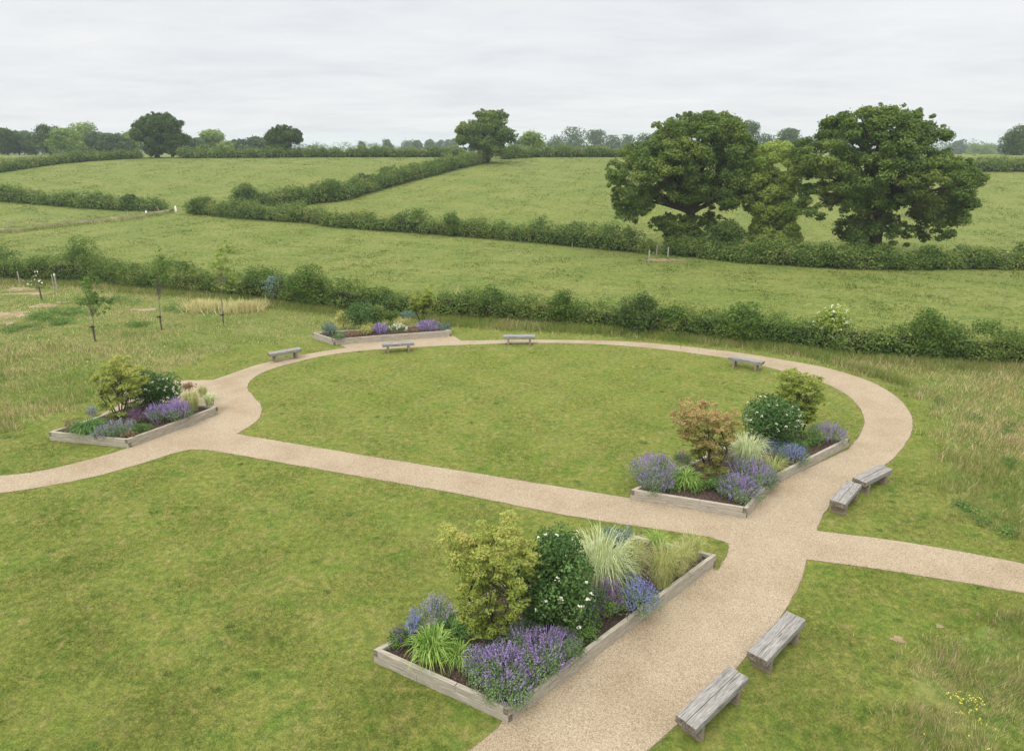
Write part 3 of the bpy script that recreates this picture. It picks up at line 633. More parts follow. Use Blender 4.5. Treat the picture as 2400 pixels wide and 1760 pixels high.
def grow_tree(name, base, C, R, nleaf, lsize, lmat, label, cat, group=None, trunk_r=0.35, fork=0.35, bmat=None, limbs=14, asp=0.6, seed=1, leafname='crown', up=0.35, shell=0.7):
    r = np.random.default_rng(seed); base = Vector(base); root = empty(name, base, label, cat, group)
    bv = np.array(base); Cl = C - bv; zt = Cl[:, 2].max()
    Q, v = clump_leaves(Cl, R, nleaf, lsize, asp, up, shell, r)
    link(leafname, npmesh(leafname, Q, 4, v), lmat, root)
    V = []; Fc = []; fk = Vector((0, 0, zt * fork)); cxm = Cl[:, 0].mean(); cym = Cl[:, 1].mean()
    fk.x = cxm * 0.25; fk.y = cym * 0.25
    tube([(0, 0, -0.1), (0, 0, 0.05 * zt), tuple(fk * 0.55), tuple(fk)], [trunk_r * 1.5, trunk_r * 1.08, trunk_r * 0.95, trunk_r * 0.85], 10, V, Fc)
    hi_ = np.nonzero(Cl[:, 2] > fk.z * 0.85)[0]; hi_ = hi_ if len(hi_) > 3 else np.arange(len(Cl)); idx = r.choice(hi_, min(limbs, len(hi_)), replace=False)
    for i in idx:
        e = Vector(Cl[i]); s = Vector(fk * (0.75 + 0.25 * r.random())); m1 = s.lerp(e, 0.4) + Vector((0, 0, 0.08 * zt * r.uniform(0.2, 1))); m2 = s.lerp(e, 0.75) + Vector((r.normal() * .03 * zt, r.normal() * .03 * zt, 0.05 * zt))
        rr = trunk_r * r.uniform(0.3, 0.55); tube([tuple(s), tuple(m1), tuple(m2), tuple(e)], [rr, rr * 0.7, rr * 0.42, rr * 0.12], 6, V, Fc)
    link('trunk', pymesh('trunk', V, Fc, smooth=True), bmat or m_bark, root)
    return root

r3 = np.random.default_rng(21)
# two big oaks and the paler tree between them
p = at(OK_(890, 1440)); o1 = conv(OK_, [(85, 650), (110, 540), (200, 470), (300, 400), (430, 380), (520, 330), (530, 250), (560, 180), (650, 170), (720, 150), (800, 110), (900, 80), (1050, 75), (1200, 75), (1260, 120), (1370, 130), (1420, 200), (1440, 300), (1500, 350), (1550, 430), (1480, 500), (1450, 600), (1440, 700), (1500, 760), (1520, 880), (1450, 960), (1380, 1000), (1240, 1060), (1000, 1010), (960, 960), (900, 980), (850, 1040), (790, 1010), (620, 1000), (540, 970), (520, 1040), (400, 1120), (390, 1250), (340, 1240), (330, 1150), (250, 1180), (190, 1140), (150, 1000), (150, 850), (90, 830)])
C, R = crown_from_outline(o1, p.y, 0.9, 0.85, 430, r3)
C2, R2 = crown_from_outline(conv(OK_, [(500, 1230), (490, 1150), (600, 1090), (700, 1070), (830, 1100), (850, 1200), (860, 1380), (750, 1400), (640, 1370), (640, 1260)]), p.y, 0.9, 0.6, 85, r3)
C3, R3 = crown_from_outline(conv(OK_, [(960, 1080), (1100, 1040), (1240, 1100), (1240, 1200), (1100, 1290), (1050, 1350), (960, 1380), (940, 1250)]), p.y, 0.9, 0.5, 26, r3)
C4, R4 = crown_from_outline(conv(OK_, [(780, 1080), (1000, 1080), (1010, 1440), (760, 1440)]), p.y - 1.0, 0.6, 0.62, 40, r3); C3 = np.concatenate([C3, C4]); R3 = np.concatenate([R3, R4])
grow_tree('oak_tree', p, np.concatenate([C, C2, C3]), np.concatenate([R, R2, R3]), 150000, 0.25, L_oak, 'large spreading oak left of the pale tree in the mid field hedge', 'tree', None, 0.62, 0.36, limbs=40, seed=5, shell=0.4)
p = at(F3(1250, 1040)); o2 = conv(F3, [(750, 290), (800, 230), (920, 210), (950, 120), (1010, 80), (1100, 50), (1200, 10), (1350, 5), (1480, 20), (1560, 50), (1600, 110), (1640, 50), (1660, 110), (1720, 160), (1690, 220), (1700, 300), (1780, 310), (1850, 340), (1870, 400), (1950, 480), (1940, 550), (1900, 590), (1880, 680), (1830, 700), (1820, 800), (1770, 890), (1710, 860), (1690, 950), (1620, 940), (1590, 870), (1540, 780), (1450, 720), (1200, 730), (1060, 760), (980, 720), (960, 670), (900, 700), (930, 760), (880, 810), (830, 750), (750, 760), (740, 720), (800, 600), (850, 500), (780, 470), (740, 380)])
C, R = crown_from_outline(o2, p.y, 0.9, 0.85, 480, r3)
C2, R2 = crown_from_outline(conv(F3, [(1010, 820), (1060, 760), (1200, 720), (1400, 720), (1500, 790), (1500, 870), (1460, 960), (1380, 1020), (1200, 1020), (1080, 960), (1020, 900)]), p.y, 0.9, 0.65, 80, r3)
grow_tree('oak_tree', p, np.concatenate([C, C2]), np.concatenate([R, R2]), 170000, 0.25, L_oak, 'tallest spreading oak at the right of the mid field hedge, ivy round its trunk', 'tree', None, 0.66, 0.38, limbs=44, seed=6, shell=0.4)
p = at(F3(600, 985)); o3 = conv(F3, [(430, 350), (500, 290), (600, 240), (700, 250), (770, 300), (770, 400), (800, 460), (760, 560), (790, 640), (770, 760), (760, 940), (600, 960), (440, 940), (450, 760), (410, 700), (440, 600), (400, 480)])
C, R = crown_from_outline(o3, p.y, 0.9, 0.75, 210, r3)
grow_tree('field_maple_tree', p, C, R, 56000, 0.25, L_mid, 'pale yellow green tree standing between the two large oaks', 'tree', None, 0.32, 0.3, limbs=26, seed=7)

# ------------------------------------------------------------------ hedges
def hedge(name, pts, width, spacing, cr, nleaf, ls, mat, label, seed, cat='hedge'):
    """pts: (photo base point, photo top y)"""
    r = np.random.default_rng(seed); B = []; Ht = []
    for (px, py), ty in pts:
        b = at((px, py)); t = at_depth((px, ty), b.y + width * 0.5); B.append((b.x, b.y + width * 0.5)); Ht.append(max(0.8, t.z - b.z))
    B = np.array(B); seg = np.linalg.norm(np.diff(B, axis=0), axis=1); c = np.concatenate([[0], np.cumsum(seg)]); L = c[-1]
    C = []; R = []; n = int(L / spacing); o0 = Vector((B[len(B) // 2][0], B[len(B) // 2][1], 0)); o0.z = float(T(o0.x, o0.y))
    def atl(s): x = np.interp(s, c, B[:, 0]); y = np.interp(s, c, B[:, 1]); return x, y, np.interp(s, c, Ht)
    def nrm(s):
        x0, y0, _ = atl(max(0, s - .5)); x1, y1, _ = atl(min(L, s + .5)); d = np.array([x1 - x0, y1 - y0]); d /= np.linalg.norm(d) + 1e-9; return np.array([-d[1], d[0]])
    bump = r.random(64)
    for i in range(n + 1):
        s = L * i / n; nn = nrm(s)
        hn = 0.9 + 0.22 * math.sin(s * 0.45 + seed) * math.sin(s * 0.17 + 1) + 0.24 * (bump[int(s / 1.7) % 64] - 0.5) * 2
        for k in range(7):
            ss = s + r.uniform(-.6, .6) * spacing; x, y, h = atl(np.clip(ss, 0, L)); h = h * hn * r.uniform(0.88, 1.04)
            rc = cr * r.uniform(0.6, 1.3)
            if k < 2: off, z = r.uniform(-.35, .35) * width, h - rc * 0.7
            elif k < 5: off, z = -width * r.uniform(0.3, 0.5), h * r.uniform(0.12, 0.8)
            elif k == 5: off, z = -width * 0.42, rc * 0.7
            else: off, z = width * 0.4, h * r.uniform(0.3, 0.8)
            x += nn[0] * off * (1 if nn[1] > 0 else -1); y += nn[1] * off * (1 if nn[1] > 0 else -1)
            C.append((x, y, z + float(T(x, y)))); R.append((rc, rc, rc * 0.85))
    C = np.array(C) - np.array(o0); root = empty(name, o0, label, cat)
    Q, v = clump_leaves(C, np.array(R), nleaf, ls, 0.6, 0.35, 0.6, r)
    ntw = nleaf // 14   # twiggy shoots standing off the top
    i = r.choice(len(C), ntw); P = C[i] + np.stack([r.normal(size=ntw) * cr * .6, r.normal(size=ntw) * cr * .6, np.array(R)[i, 2] * r.uniform(0.9, 1.45, ntw)], 1)
    Q2 = leaf_quads(P, unit(r.normal(size=(ntw, 3)) + np.array([0, 0, .2])), ls * 1.0, 0.4, r)
    link('foliage', npmesh('foliage', np.concatenate([Q, Q2]), 4, np.concatenate([v, 0.6 + 0.4 * r.random(ntw)])), mat, root)
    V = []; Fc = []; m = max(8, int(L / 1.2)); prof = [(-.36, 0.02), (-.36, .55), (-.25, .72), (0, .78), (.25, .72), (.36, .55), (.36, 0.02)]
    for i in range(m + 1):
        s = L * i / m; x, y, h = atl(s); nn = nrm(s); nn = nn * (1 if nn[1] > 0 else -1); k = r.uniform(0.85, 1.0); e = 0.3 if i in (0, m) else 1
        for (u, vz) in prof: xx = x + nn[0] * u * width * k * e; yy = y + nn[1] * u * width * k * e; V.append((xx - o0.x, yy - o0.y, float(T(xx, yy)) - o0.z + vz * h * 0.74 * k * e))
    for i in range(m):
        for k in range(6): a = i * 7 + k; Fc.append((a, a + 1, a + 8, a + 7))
    link('dark_core', pymesh('dark_core', V, Fc, smooth=True), m_core, root)  # added solid hull behind the leaves, coloured as the hedge's dark interior
    return root
HT = dict([(-500, 500), (-200, 535), (0, 553), (190, 560), (300, 572), (400, 583), (500, 590), (640, 600), (760, 622), (1000, 635), (1250, 655), (1400, 667), (1500, 672), (1700, 684), (1900, 700), (2100, 715), (2253, 722), (2600, 740)])
hb1 = [(DI(a, b), DI(a, HT[a])[1]) for a, b in HB]
hedge('hedge', hb1[1:], 2.0, 0.75, 0.55, 150000, 0.135, L_hedge, 'long mixed hedge behind the meadow, nearest hedge across the whole view', 31)
hedge('hedge', [(F1(1265, 735), F1(0, 640)[1]), (F1(1620, 772), F1(0, 660)[1]), (F1(2060, 802), F1(0, 690)[1]), (F2(0, 830), F2(0, 705)[1]), (F2(430, 862), F2(0, 735)[1]), (F2(860, 893), F2(0, 765)[1]), (F2(1200, 920), F2(0, 785)[1]), (F2(1500, 948), F2(0, 800)[1]), (F2(1800, 980), F2(0, 835)[1]), (F2(2060, 1000), F2(0, 890)[1])], 2.6, 1.1, 0.85, 56000, 0.24, L_hedge, 'field hedge running from the left gap to the fence posts by the oaks', 32)
hedge('hedge', [(F3(-60, 1010), F3(0, 905)[1]), (F3(430, 1062), F3(0, 900)[1]), (F3(800, 1085), F3(0, 885)[1]), (F3(1040, 1100), F3(0, 910)[1]), (F3(1420, 1108), F3(0, 960)[1]), (F3(1900, 1105), F3(0, 950)[1]), (F3(2253, 1105), F3(0, 930)[1]), (F3(2700, 1110), F3(0, 960)[1])], 2.6, 1.0, 0.75, 56000, 0.22, L_hedge, 'dark field hedge running beneath the two oaks to the right edge', 33)
hedge('hedge', [(F1(1560, 668), F1(0, 600)[1]), (F1(1900, 690), F1(0, 575)[1]), (F1(2253, 650), F1(0, 535)[1]), (F2(200, 585), F2(0, 480)[1]), (F2(400, 532), F2(0, 425)[1]), (F2(600, 482), F2(0, 378)[1]), (F2(800, 430), F2(0, 340)[1]), (F2(930, 402), F2(0, 335)[1])], 2.6, 1.4, 1.0, 42000, 0.32, L_hedge, 'field hedge rising diagonally to the lone crest oak', 34)
hedge('hedge', [(F1(-500, 625), F1(0, 540)[1]), (F1(0, 655), F1(0, 568)[1]), (F1(300, 678), F1(0, 580)[1]), (F1(560, 700), F1(0, 605)[1]), (F1(800, 715), F1(0, 625)[1]), (F1(1060, 718), F1(0, 655)[1])], 2.4, 1.3, 0.95, 24000, 0.32, L_hedge, 'short field hedge at the left edge ending at the gap with the brown bank', 35)
hedge('hedge', [(F1(-400, 510), F1(0, 440)[1]), (F1(0, 460), F1(0, 395)[1]), (F1(330, 410), F1(0, 352)[1]), (F1(600, 388), F1(0, 336)[1]), (F1(900, 372), F1(0, 322)[1])], 2.4, 1.6, 1.2, 22000, 0.4, L_hedge, 'far clipped hedge curving up from the left edge to the tall oak on the skyline', 36)
hedge('hedge', [(F1(1190, 371), F1(0, 305)[1]), (F1(1700, 368), F1(0, 302)[1]), (F1(2253, 364), F1(0, 300)[1]), (F2(300, 364), F2(0, 296)[1]), (F2(800, 364), F2(0, 298)[1])], 2.4, 2.0, 1.3, 24000, 0.45, L_hedge, 'straight skyline hedge left of the lone crest oak', 37)
hedge('hedge', [(F2(1060, 378), F2(0, 300)[1]), (F2(1270, 364), F2(0, 295)[1]), (F2(1500, 364), F2(0, 292)[1]), (F2(1830, 364), F2(0, 292)[1]), (F2(2200, 364), F2(0, 300)[1])], 2.4, 2.0, 1.3, 18000, 0.45, L_hedge, 'skyline hedge between the lone crest oak and the left big oak', 38)
hedge('hedge', [(F3(1500, 455), F3(0, 375)[1]), (F3(1880, 458), F3(0, 375)[1]), (F3(2253, 462), F3(0, 368)[1]), (F3(2700, 470), F3(0, 370)[1])], 2.4, 1.6, 1.2, 13000, 0.38, L_hedge, 'clipped hedge at the right edge beyond the tallest oak', 39)

def place_h(px, y, f=None):
    d = ray(px, 600); d = d / d.y; x = d.x * y; return Vector((x, y, float(T(x, y))))
def px_tree(name, cx, top, wpx, y, mat, label, seed, nleaf=5000, base=None, group='trees along the skyline', ls=None, cr=None, flat=0.9, cat='tree', limbs=8, pale=False, lowz=0.12, nc=None):
    """cx, top in photo px; y distance in m unless base photo point is given"""
    if base is not None: b = at(base); y = b.y
    t = at_depth((cx, top), y); b = Vector((t.x, y, float(T(t.x, y)))); h = t.z - b.z; wd = wpx * y / F / CT * 1.0
    r = np.random.default_rng(seed); cr = cr or max(0.5, min(wd, h) * 0.2); k = nc or 52; C = []; R = []
    sk = r.uniform(-.15, .15)
    while len(C) < k:
        q = r.normal(size=3); q /= np.linalg.norm(q); q *= r.random() ** 0.35
        zc = 0.5 + 0.5 * q[2]; z = h * (lowz + (1 - lowz) * zc); wr = (wd / 2 - cr * .6) * (1 + 0.15 * math.sin(3 * q[2] + seed))
        rc = cr * r.uniform(0.7, 1.3)
        C.append((b.x + q[0] * wr + sk * wd * (zc - .5), b.y + q[1] * wr * flat, b.z + min(z, h - rc * 0.75))); R.append((rc, rc, rc * 0.75))
    return grow_tree(name, b, np.array(C), np.array(R), nleaf, ls or max(0.3, y * 0.0024), mat, label, cat, group, max(0.12, 0.03 * h), 0.35, limbs=limbs, seed=seed)
S1 = lambda f, x, y: f(x, y)
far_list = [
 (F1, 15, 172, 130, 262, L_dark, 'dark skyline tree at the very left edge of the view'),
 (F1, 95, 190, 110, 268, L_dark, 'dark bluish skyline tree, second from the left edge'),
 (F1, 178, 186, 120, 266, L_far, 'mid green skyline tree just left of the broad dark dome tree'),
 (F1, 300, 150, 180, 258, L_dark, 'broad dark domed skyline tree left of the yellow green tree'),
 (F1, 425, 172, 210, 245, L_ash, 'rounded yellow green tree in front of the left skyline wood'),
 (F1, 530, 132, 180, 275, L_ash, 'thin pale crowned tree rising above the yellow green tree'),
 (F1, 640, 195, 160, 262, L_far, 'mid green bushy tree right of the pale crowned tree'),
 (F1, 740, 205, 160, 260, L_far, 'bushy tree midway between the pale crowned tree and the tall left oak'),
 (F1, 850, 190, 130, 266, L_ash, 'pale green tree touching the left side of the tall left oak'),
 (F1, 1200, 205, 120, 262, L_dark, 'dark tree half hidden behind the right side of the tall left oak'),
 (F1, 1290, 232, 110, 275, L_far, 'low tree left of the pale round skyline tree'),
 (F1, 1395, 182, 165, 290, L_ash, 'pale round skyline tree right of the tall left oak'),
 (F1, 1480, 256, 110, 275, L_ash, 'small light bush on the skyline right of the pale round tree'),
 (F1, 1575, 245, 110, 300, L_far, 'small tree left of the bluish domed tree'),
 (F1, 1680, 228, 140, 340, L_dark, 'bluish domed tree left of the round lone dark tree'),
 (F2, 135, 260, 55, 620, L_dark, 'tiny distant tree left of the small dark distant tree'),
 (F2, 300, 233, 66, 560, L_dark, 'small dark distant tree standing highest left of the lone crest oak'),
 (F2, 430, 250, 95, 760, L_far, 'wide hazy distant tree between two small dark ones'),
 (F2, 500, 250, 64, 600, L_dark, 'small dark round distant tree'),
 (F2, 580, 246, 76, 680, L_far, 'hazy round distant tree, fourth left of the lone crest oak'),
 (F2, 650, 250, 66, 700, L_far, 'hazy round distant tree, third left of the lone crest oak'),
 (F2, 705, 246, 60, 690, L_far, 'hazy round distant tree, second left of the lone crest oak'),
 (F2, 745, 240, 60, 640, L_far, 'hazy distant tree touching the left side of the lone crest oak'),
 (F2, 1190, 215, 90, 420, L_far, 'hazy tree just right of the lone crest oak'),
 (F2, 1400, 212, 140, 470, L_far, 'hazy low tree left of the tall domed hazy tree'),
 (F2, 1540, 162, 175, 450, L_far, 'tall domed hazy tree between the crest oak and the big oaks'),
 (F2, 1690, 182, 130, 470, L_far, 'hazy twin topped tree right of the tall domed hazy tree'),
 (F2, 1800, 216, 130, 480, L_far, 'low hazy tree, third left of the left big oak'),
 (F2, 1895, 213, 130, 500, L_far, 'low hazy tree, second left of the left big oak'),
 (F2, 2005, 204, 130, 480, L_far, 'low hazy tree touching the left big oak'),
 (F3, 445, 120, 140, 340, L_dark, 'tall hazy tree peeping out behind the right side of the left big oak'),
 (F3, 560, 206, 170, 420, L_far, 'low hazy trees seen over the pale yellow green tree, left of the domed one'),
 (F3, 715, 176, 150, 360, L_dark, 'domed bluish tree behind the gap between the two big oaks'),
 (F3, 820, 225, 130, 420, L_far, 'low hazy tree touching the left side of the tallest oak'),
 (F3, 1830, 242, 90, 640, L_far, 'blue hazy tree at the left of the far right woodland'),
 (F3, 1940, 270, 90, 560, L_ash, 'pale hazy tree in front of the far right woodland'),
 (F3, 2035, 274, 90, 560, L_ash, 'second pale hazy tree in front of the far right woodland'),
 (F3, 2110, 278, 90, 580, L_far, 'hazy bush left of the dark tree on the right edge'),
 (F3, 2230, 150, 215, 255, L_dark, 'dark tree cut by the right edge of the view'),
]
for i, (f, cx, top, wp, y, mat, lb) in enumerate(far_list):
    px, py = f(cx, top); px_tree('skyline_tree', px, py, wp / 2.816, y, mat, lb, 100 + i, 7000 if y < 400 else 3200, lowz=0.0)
# named field trees with traced crowns
b = at(F1(1040, 366)); C, R = crown_from_outline(conv(F1, [(880, 200), (900, 130), (960, 90), (1030, 62), (1120, 65), (1180, 100), (1200, 150), (1170, 180), (1235, 230), (1230, 290), (1180, 350), (1000, 355), (890, 320), (900, 260), (870, 230)]), b.y, 0.9, 1.5, 150, r3)
grow_tree('oak_tree', b, C, R, 34000, 0.5, L_dark, 'tall oak on the left skyline where the curved hedge meets the straight one', 'tree', None, 0.6, 0.3, limbs=16, seed=8)
b = at(F1(1870, 364)); C, R = crown_from_outline(conv(F1, [(1760, 210), (1790, 170), (1850, 148), (1910, 150), (1970, 180), (2000, 240), (1980, 300), (1930, 350), (1800, 350), (1765, 290)]), b.y, 0.9, 1.3, 90, r3)
grow_tree('round_tree', b, C, R, 19000, 0.5, L_dark, 'round compact dark tree standing alone in the left skyline hedge', 'tree', None, 0.4, 0.25, limbs=12, seed=9)
b = at(F2(955, 400)); C, R = crown_from_outline(conv(F2, [(745, 250), (760, 150), (800, 115), (860, 110), (880, 60), (960, 42), (1050, 45), (1100, 80), (1100, 160), (1170, 200), (1160, 240), (1140, 300), (1080, 270), (1080, 350), (1020, 385), (930, 380), (880, 330), (790, 310)]), b.y, 0.9, 1.3, 165, r3)
grow_tree('oak_tree', b, C, R, 32000, 0.45, L_oak, 'lone crest oak at the top end of the diagonal hedge', 'tree', None, 0.6, 0.3, limbs=18, seed=10)
px, py = F2(1270, 192); px_tree('hawthorn_tree', px, py, 58, 0, L_ash, 'small pale hawthorn tree in the hedge right of the lone crest oak', 61, 5000, base=F2(1290, 362), group=None)

def flower_heads(root, P, fsize, r):
    protos = []
    for k in range(4):
        m = 14; pp_ = r.normal(size=(m, 3)) * fsize * np.array([.3, .3, .1]); pp_[:, 2] -= (pp_[:, 0] ** 2 + pp_[:, 1] ** 2) / fsize * 1.5
        Q = leaf_quads(pp_, unit(np.array([0, -.15, 1]) + r.normal(size=(m, 3)) * .35), fsize * 0.5, .9, r); me = npmesh('flower_head', Q, 4, r.random(m)); me.materials.append(P_white); protos.append(me)
    for k, q in enumerate(P):
        o = bpy.data.objects.new('flower_head', protos[k % 4]); COL.objects.link(o); o.parent = root; o.location = q; o.rotation_euler = (0, 0, k * 1.7); o.scale = (r.uniform(.75, 1.2),) * 3
def hull_pick(Cl, Rr, n, r):
    m = n * 30; i = r.choice(len(Cl), m); d = unit(r.normal(size=(m, 3))); P = Cl[i] + d * Rr[i] * 1.1
    c = Cl.mean(0); ex = np.abs(Cl - c).max(0) + Rr.mean(0); e = np.linalg.norm((P - c) / ex, axis=1) + 0.05 * d[:, 2] + r.random(m) * 0.3
    ok = (P[:, 1] - c[1] < ex[1] * 0.35) & (P[:, 2] > c[2] - 0.5 * ex[2]); e[~ok] = -1; o = np.argsort(-e)[:n * 4]; return P[r.choice(o, n, replace=False)]
# individual shrubs that stand out of the hedges
def shrub(name, f, cx, by, top, wpx, mat, label, seed, nleaf=5000, ls=0.13, cr=None, cat='shrub', group='shrubs standing out of the hedges', dy=0.0, flowers=0, fsize=0.12, sc_=1.0, nc=40, z=None, lowz=0.02, flat=0.9, parent_cat=None, up=0.35, bmat=None):
    px, pt = f(cx, top); b = at(f(cx, by), z); y = b.y + dy; b = Vector((b.x * y / b.y, y, b.z if z is not None else float(T(b.x, y))))
    t = at_depth((px, pt), y); h = max(0.25, t.z - b.z); s_ = (f(1, 0)[0] - f(0, 0)[0]); wd = wpx * s_ * (y * CT + (H - b.z) * ST) / F
    r = np.random.default_rng(seed); cr = cr or max(0.07, min(wd, h) * 0.2); C = []; R = []
    while len(C) < nc:
        q = r.normal(size=3); q /= np.linalg.norm(q); q *= r.random() ** 0.4; rc = cr * r.uniform(0.7, 1.3); wr = wd / 2 - cr * 0.6
        zc = 0.5 + 0.5 * q[2]; C.append((b.x + q[0] * wr, b.y + q[1] * wr * flat, b.z + min(h - rc * .6, h * (lowz + (1 - lowz) * zc)))); R.append((rc, rc, rc * .8))
    C = np.array(C); R = np.array(R)
    root = grow_tree(name, b, C, R, nleaf, ls, mat, label, cat, group, max(0.015, 0.03 * h), 0.25, limbs=10, seed=seed, leafname='foliage', up=up, bmat=bmat)
    if flowers:
        flower_heads(root, hull_pick(C - np.array(b), R, flowers, r), fsize, r)
    return root
sh = [
 (F4, 660, 385, 45, 250, L_elder, 'tall bright green shrub rising out of the hedge at the left', 5200, 1.2),
 (F4, 10, 340, 90, 150, L_elder, 'green shrub in the hedge at the left edge of the view', 3600, 1.0),
 (F4, 2110, 535, 330, 210, L_blue, 'blue grey conifer like shrub in front of the hedge left of the far bed', 4200, 0.2),
 (Z5, 420, 385, 85, 330, L_elder, 'broad yellowish green shrub in the hedge beside the blue grey shrub', 7500, 0.8),
 (Z5, 1770, 455, 215, 190, L_elder, 'bright green shrub in the hedge right of the far bed', 4200, 0.6),
 (Z6, 30, 340, 170, 150, L_elder, 'dark green rounded shrub in the hedge above the top of the ring path', 4200, 0.6),
 (Z6, 400, 375, 185, 210, L_dark, 'large dark green rounded shrub in the middle of the hedge', 6500, 0.6),
 (Z6, 560, 385, 240, 130, L_elder, 'smaller green shrub touching the right of the large dark rounded shrub', 3600, 0.6),
 (Z6, 900, 420, 235, 220, L_elder, 'leafy green shrub with drooping shoots left of the elder in flower', 6000, 0.5),
 (Z6, 1790, 500, 262, 210, L_elder, 'large green elder shrub at the right end of the hedge', 7000, 0.5)]
for i, (f, cx, by, top, wp, mat, lb, nl, dy) in enumerate(sh):
    shrub('hedge_shrub', f, cx, by, top, wp, mat, lb, 200 + i, nl, 0.14, dy=dy, nc=46)
shrub('elder_shrub', Z6, 1305, 445, 240, 175, L_lime, 'yellow green elder bush in the hedge covered with flat white flower heads', 230, 5200, 0.13, dy=0.4, flowers=46, fsize=0.16)
shrub('understorey_shrub', F3, 250, 1050, 780, 330, L_dark, 'dark shrub mass beneath the left big oak and the pale tree', 231, 11000, 0.2, dy=3.0, nc=60)
shrub('hedge_shrub', F1, 1625, 672, 532, 165, L_hedge, 'tall rounded bush at the left end of the diagonal hedge', 232, 3000, 0.3)
shrub('hedge_shrub', F1, 1345, 738, 628, 170, L_hedge, 'rounded bush at the left end of the mid field hedge beside the gap', 233, 3000, 0.3)
shrub('hedge_shrub', F2, 735, 893, 722, 120, L_elder, 'bright green bush poking up in the middle of the mid field hedge', 234, 2500, 0.22, dy=1.2)
shrub('hedge_shrub', F2, 135, 590, 470, 140, L_dark, 'dark rounded bush in the diagonal hedge', 235, 2500, 0.3, dy=1.5)
shrub('hedge_shrub', F1, 870, 715, 610, 130, L_dark, 'dark rounded bush near the right end of the short left field hedge', 236, 2500, 0.3, dy=1.0)

# ------------------------------------------------------------------ young trees with stakes
def sapling(f, bx, by, outline, mat, label, seed, nleaf, ls=0.11, stake_top=None, stake_lab=None, thin=0.03, nc=60):
    b = at(f(bx, by), 0); r = np.random.default_rng(seed)
    C, R = crown_from_outline(conv(f, outline), b.y, 0.9, 0.22, nc, r)
    grow_tree('young_tree', b, C, R, int(nleaf * 1.3), ls, mat, label, 'tree', None, thin, 0.45, m_barkpale, 26, seed=seed, shell=0.1)
    if stake_top is not None:
        s = at_depth(f(bx, stake_top), b.y - 0.12); t = empty('tree_stake', (b.x + 0.05, b.y - 0.14, 0), stake_lab, 'stake', 'stakes of the young trees')
        V, Fc = tube([(0, 0, -0.1), (0, 0, max(0.5, s.z))], [0.045, 0.042], 8); link('post', pymesh('post', V, Fc), m_stake, t)
        V = []; Fc = []; box_vf(-0.18, 0.1, -0.05, 0.05, s.z - 0.16, s.z - 0.08, V, Fc, 0.01); link('tie', pymesh('tie', V, Fc), m_rubber, t)
sapling(F4, 722, 835, [(605, 340), (700, 320), (780, 400), (770, 520), (850, 500), (830, 600), (770, 670), (720, 620), (700, 560), (620, 580), (560, 520), (640, 480), (610, 400)], L_sap, 'young green tree with a lopsided crown, nearest of the staked meadow trees', 51, 1700, stake_top=715, stake_lab='dark stake at the foot of the lopsided young tree')
sapling(F4, 1222, 745, [(1200, 70), (1220, 160), (1260, 260), (1320, 360), (1260, 420), (1200, 450), (1150, 400), (1140, 300), (1170, 180)], L_sap, 'slim young tree with a narrow pointed crown, middle staked meadow tree', 52, 1100, stake_top=640, stake_lab='dark stake at the foot of the slim pointed young tree')
sapling(F4, 1688, 700, [(1680, 30), (1720, 100), (1790, 190), (1760, 300), (1820, 400), (1760, 460), (1660, 470), (1580, 420), (1600, 300), (1590, 200), (1650, 160)], L_lime, 'lime green young tree in front of the straw coloured grasses', 53, 1900, stake_top=625, stake_lab='dark stake at the foot of the lime green young tree')
sapling(F4, 270, 440, [(255, 310), (290, 350), (330, 400), (300, 450), (240, 450), (210, 400), (240, 360)], L_sap, 'small blossoming tree with sparse leaves at the far left of the meadow', 54, 260, thin=0.025, nc=20)
def blossom(f, pts, label):
    P = [at_depth(f(*p), at(f(270 if pts[0][0] > 100 else 20, 440), 0).y) for p in pts]
    r = np.random.default_rng(5); c = P[0]; root = empty('blossom', (c.x, c.y, c.z), label, 'blossom'); Q = []
    for p in P:
        for _ in range(4): Q.append(leaf_quads((np.array(p) - np.array(c) + r.normal(size=3) * .03)[None], unit(r.normal(size=(1, 3)) + np.array([0, -.5, .8])), 0.15, .9, r))
    link('petals', npmesh('petals', np.concatenate(Q), 4, r.random(len(Q))), P_white, root)
blossom(F4, [(285, 312), (205, 402), (240, 385), (262, 372), (250, 350), (298, 380), (315, 395), (270, 405), (240, 408), (260, 312), (268, 340)], 'white blossoms on the small sparse tree at the far left of the meadow')
def post(f, bx, by, ty, label, name='post', rad=0.06, group=None, mat=None, cap=False):
    b = at(f(bx, by)); t = at_depth(f(bx, ty), b.y); h = t.z - b.z
    V, Fc = tube([(0, 0, -0.1), (0, 0, h - 0.03), (0, 0, h)], [rad, rad, rad * 0.75], 8)
    root = empty(name, b, label, 'post', group); link('shaft', pymesh('shaft', V, Fc), mat or m_post, root)
    if cap:
        V, Fc = tube([(0, 0, h - 0.14), (0, 0, h + 0.02)], [rad * 1.3, rad * 1.2], 8); link('cap', pymesh('cap', V, Fc), m_white, root)
for f, x_, b_, t_, lb, rd in [
    (F2, 2030, 1052, 978, 'pale fence post in front of the worn earth left of the big oaks', 0.09), (F2, 2081, 1005, 943, 'thin fence post in the shade behind the pale one', 0.06), (F2, 2155, 1020, 955, 'pale fence post nearest the trunk of the left big oak', 0.08), (F2, 1523, 955, 918, 'short stub post at the foot of the mid field hedge', 0.07)]:
    post(f, x_, b_, t_, lb, 'fence_post', rd, 'fence posts by the big oaks')
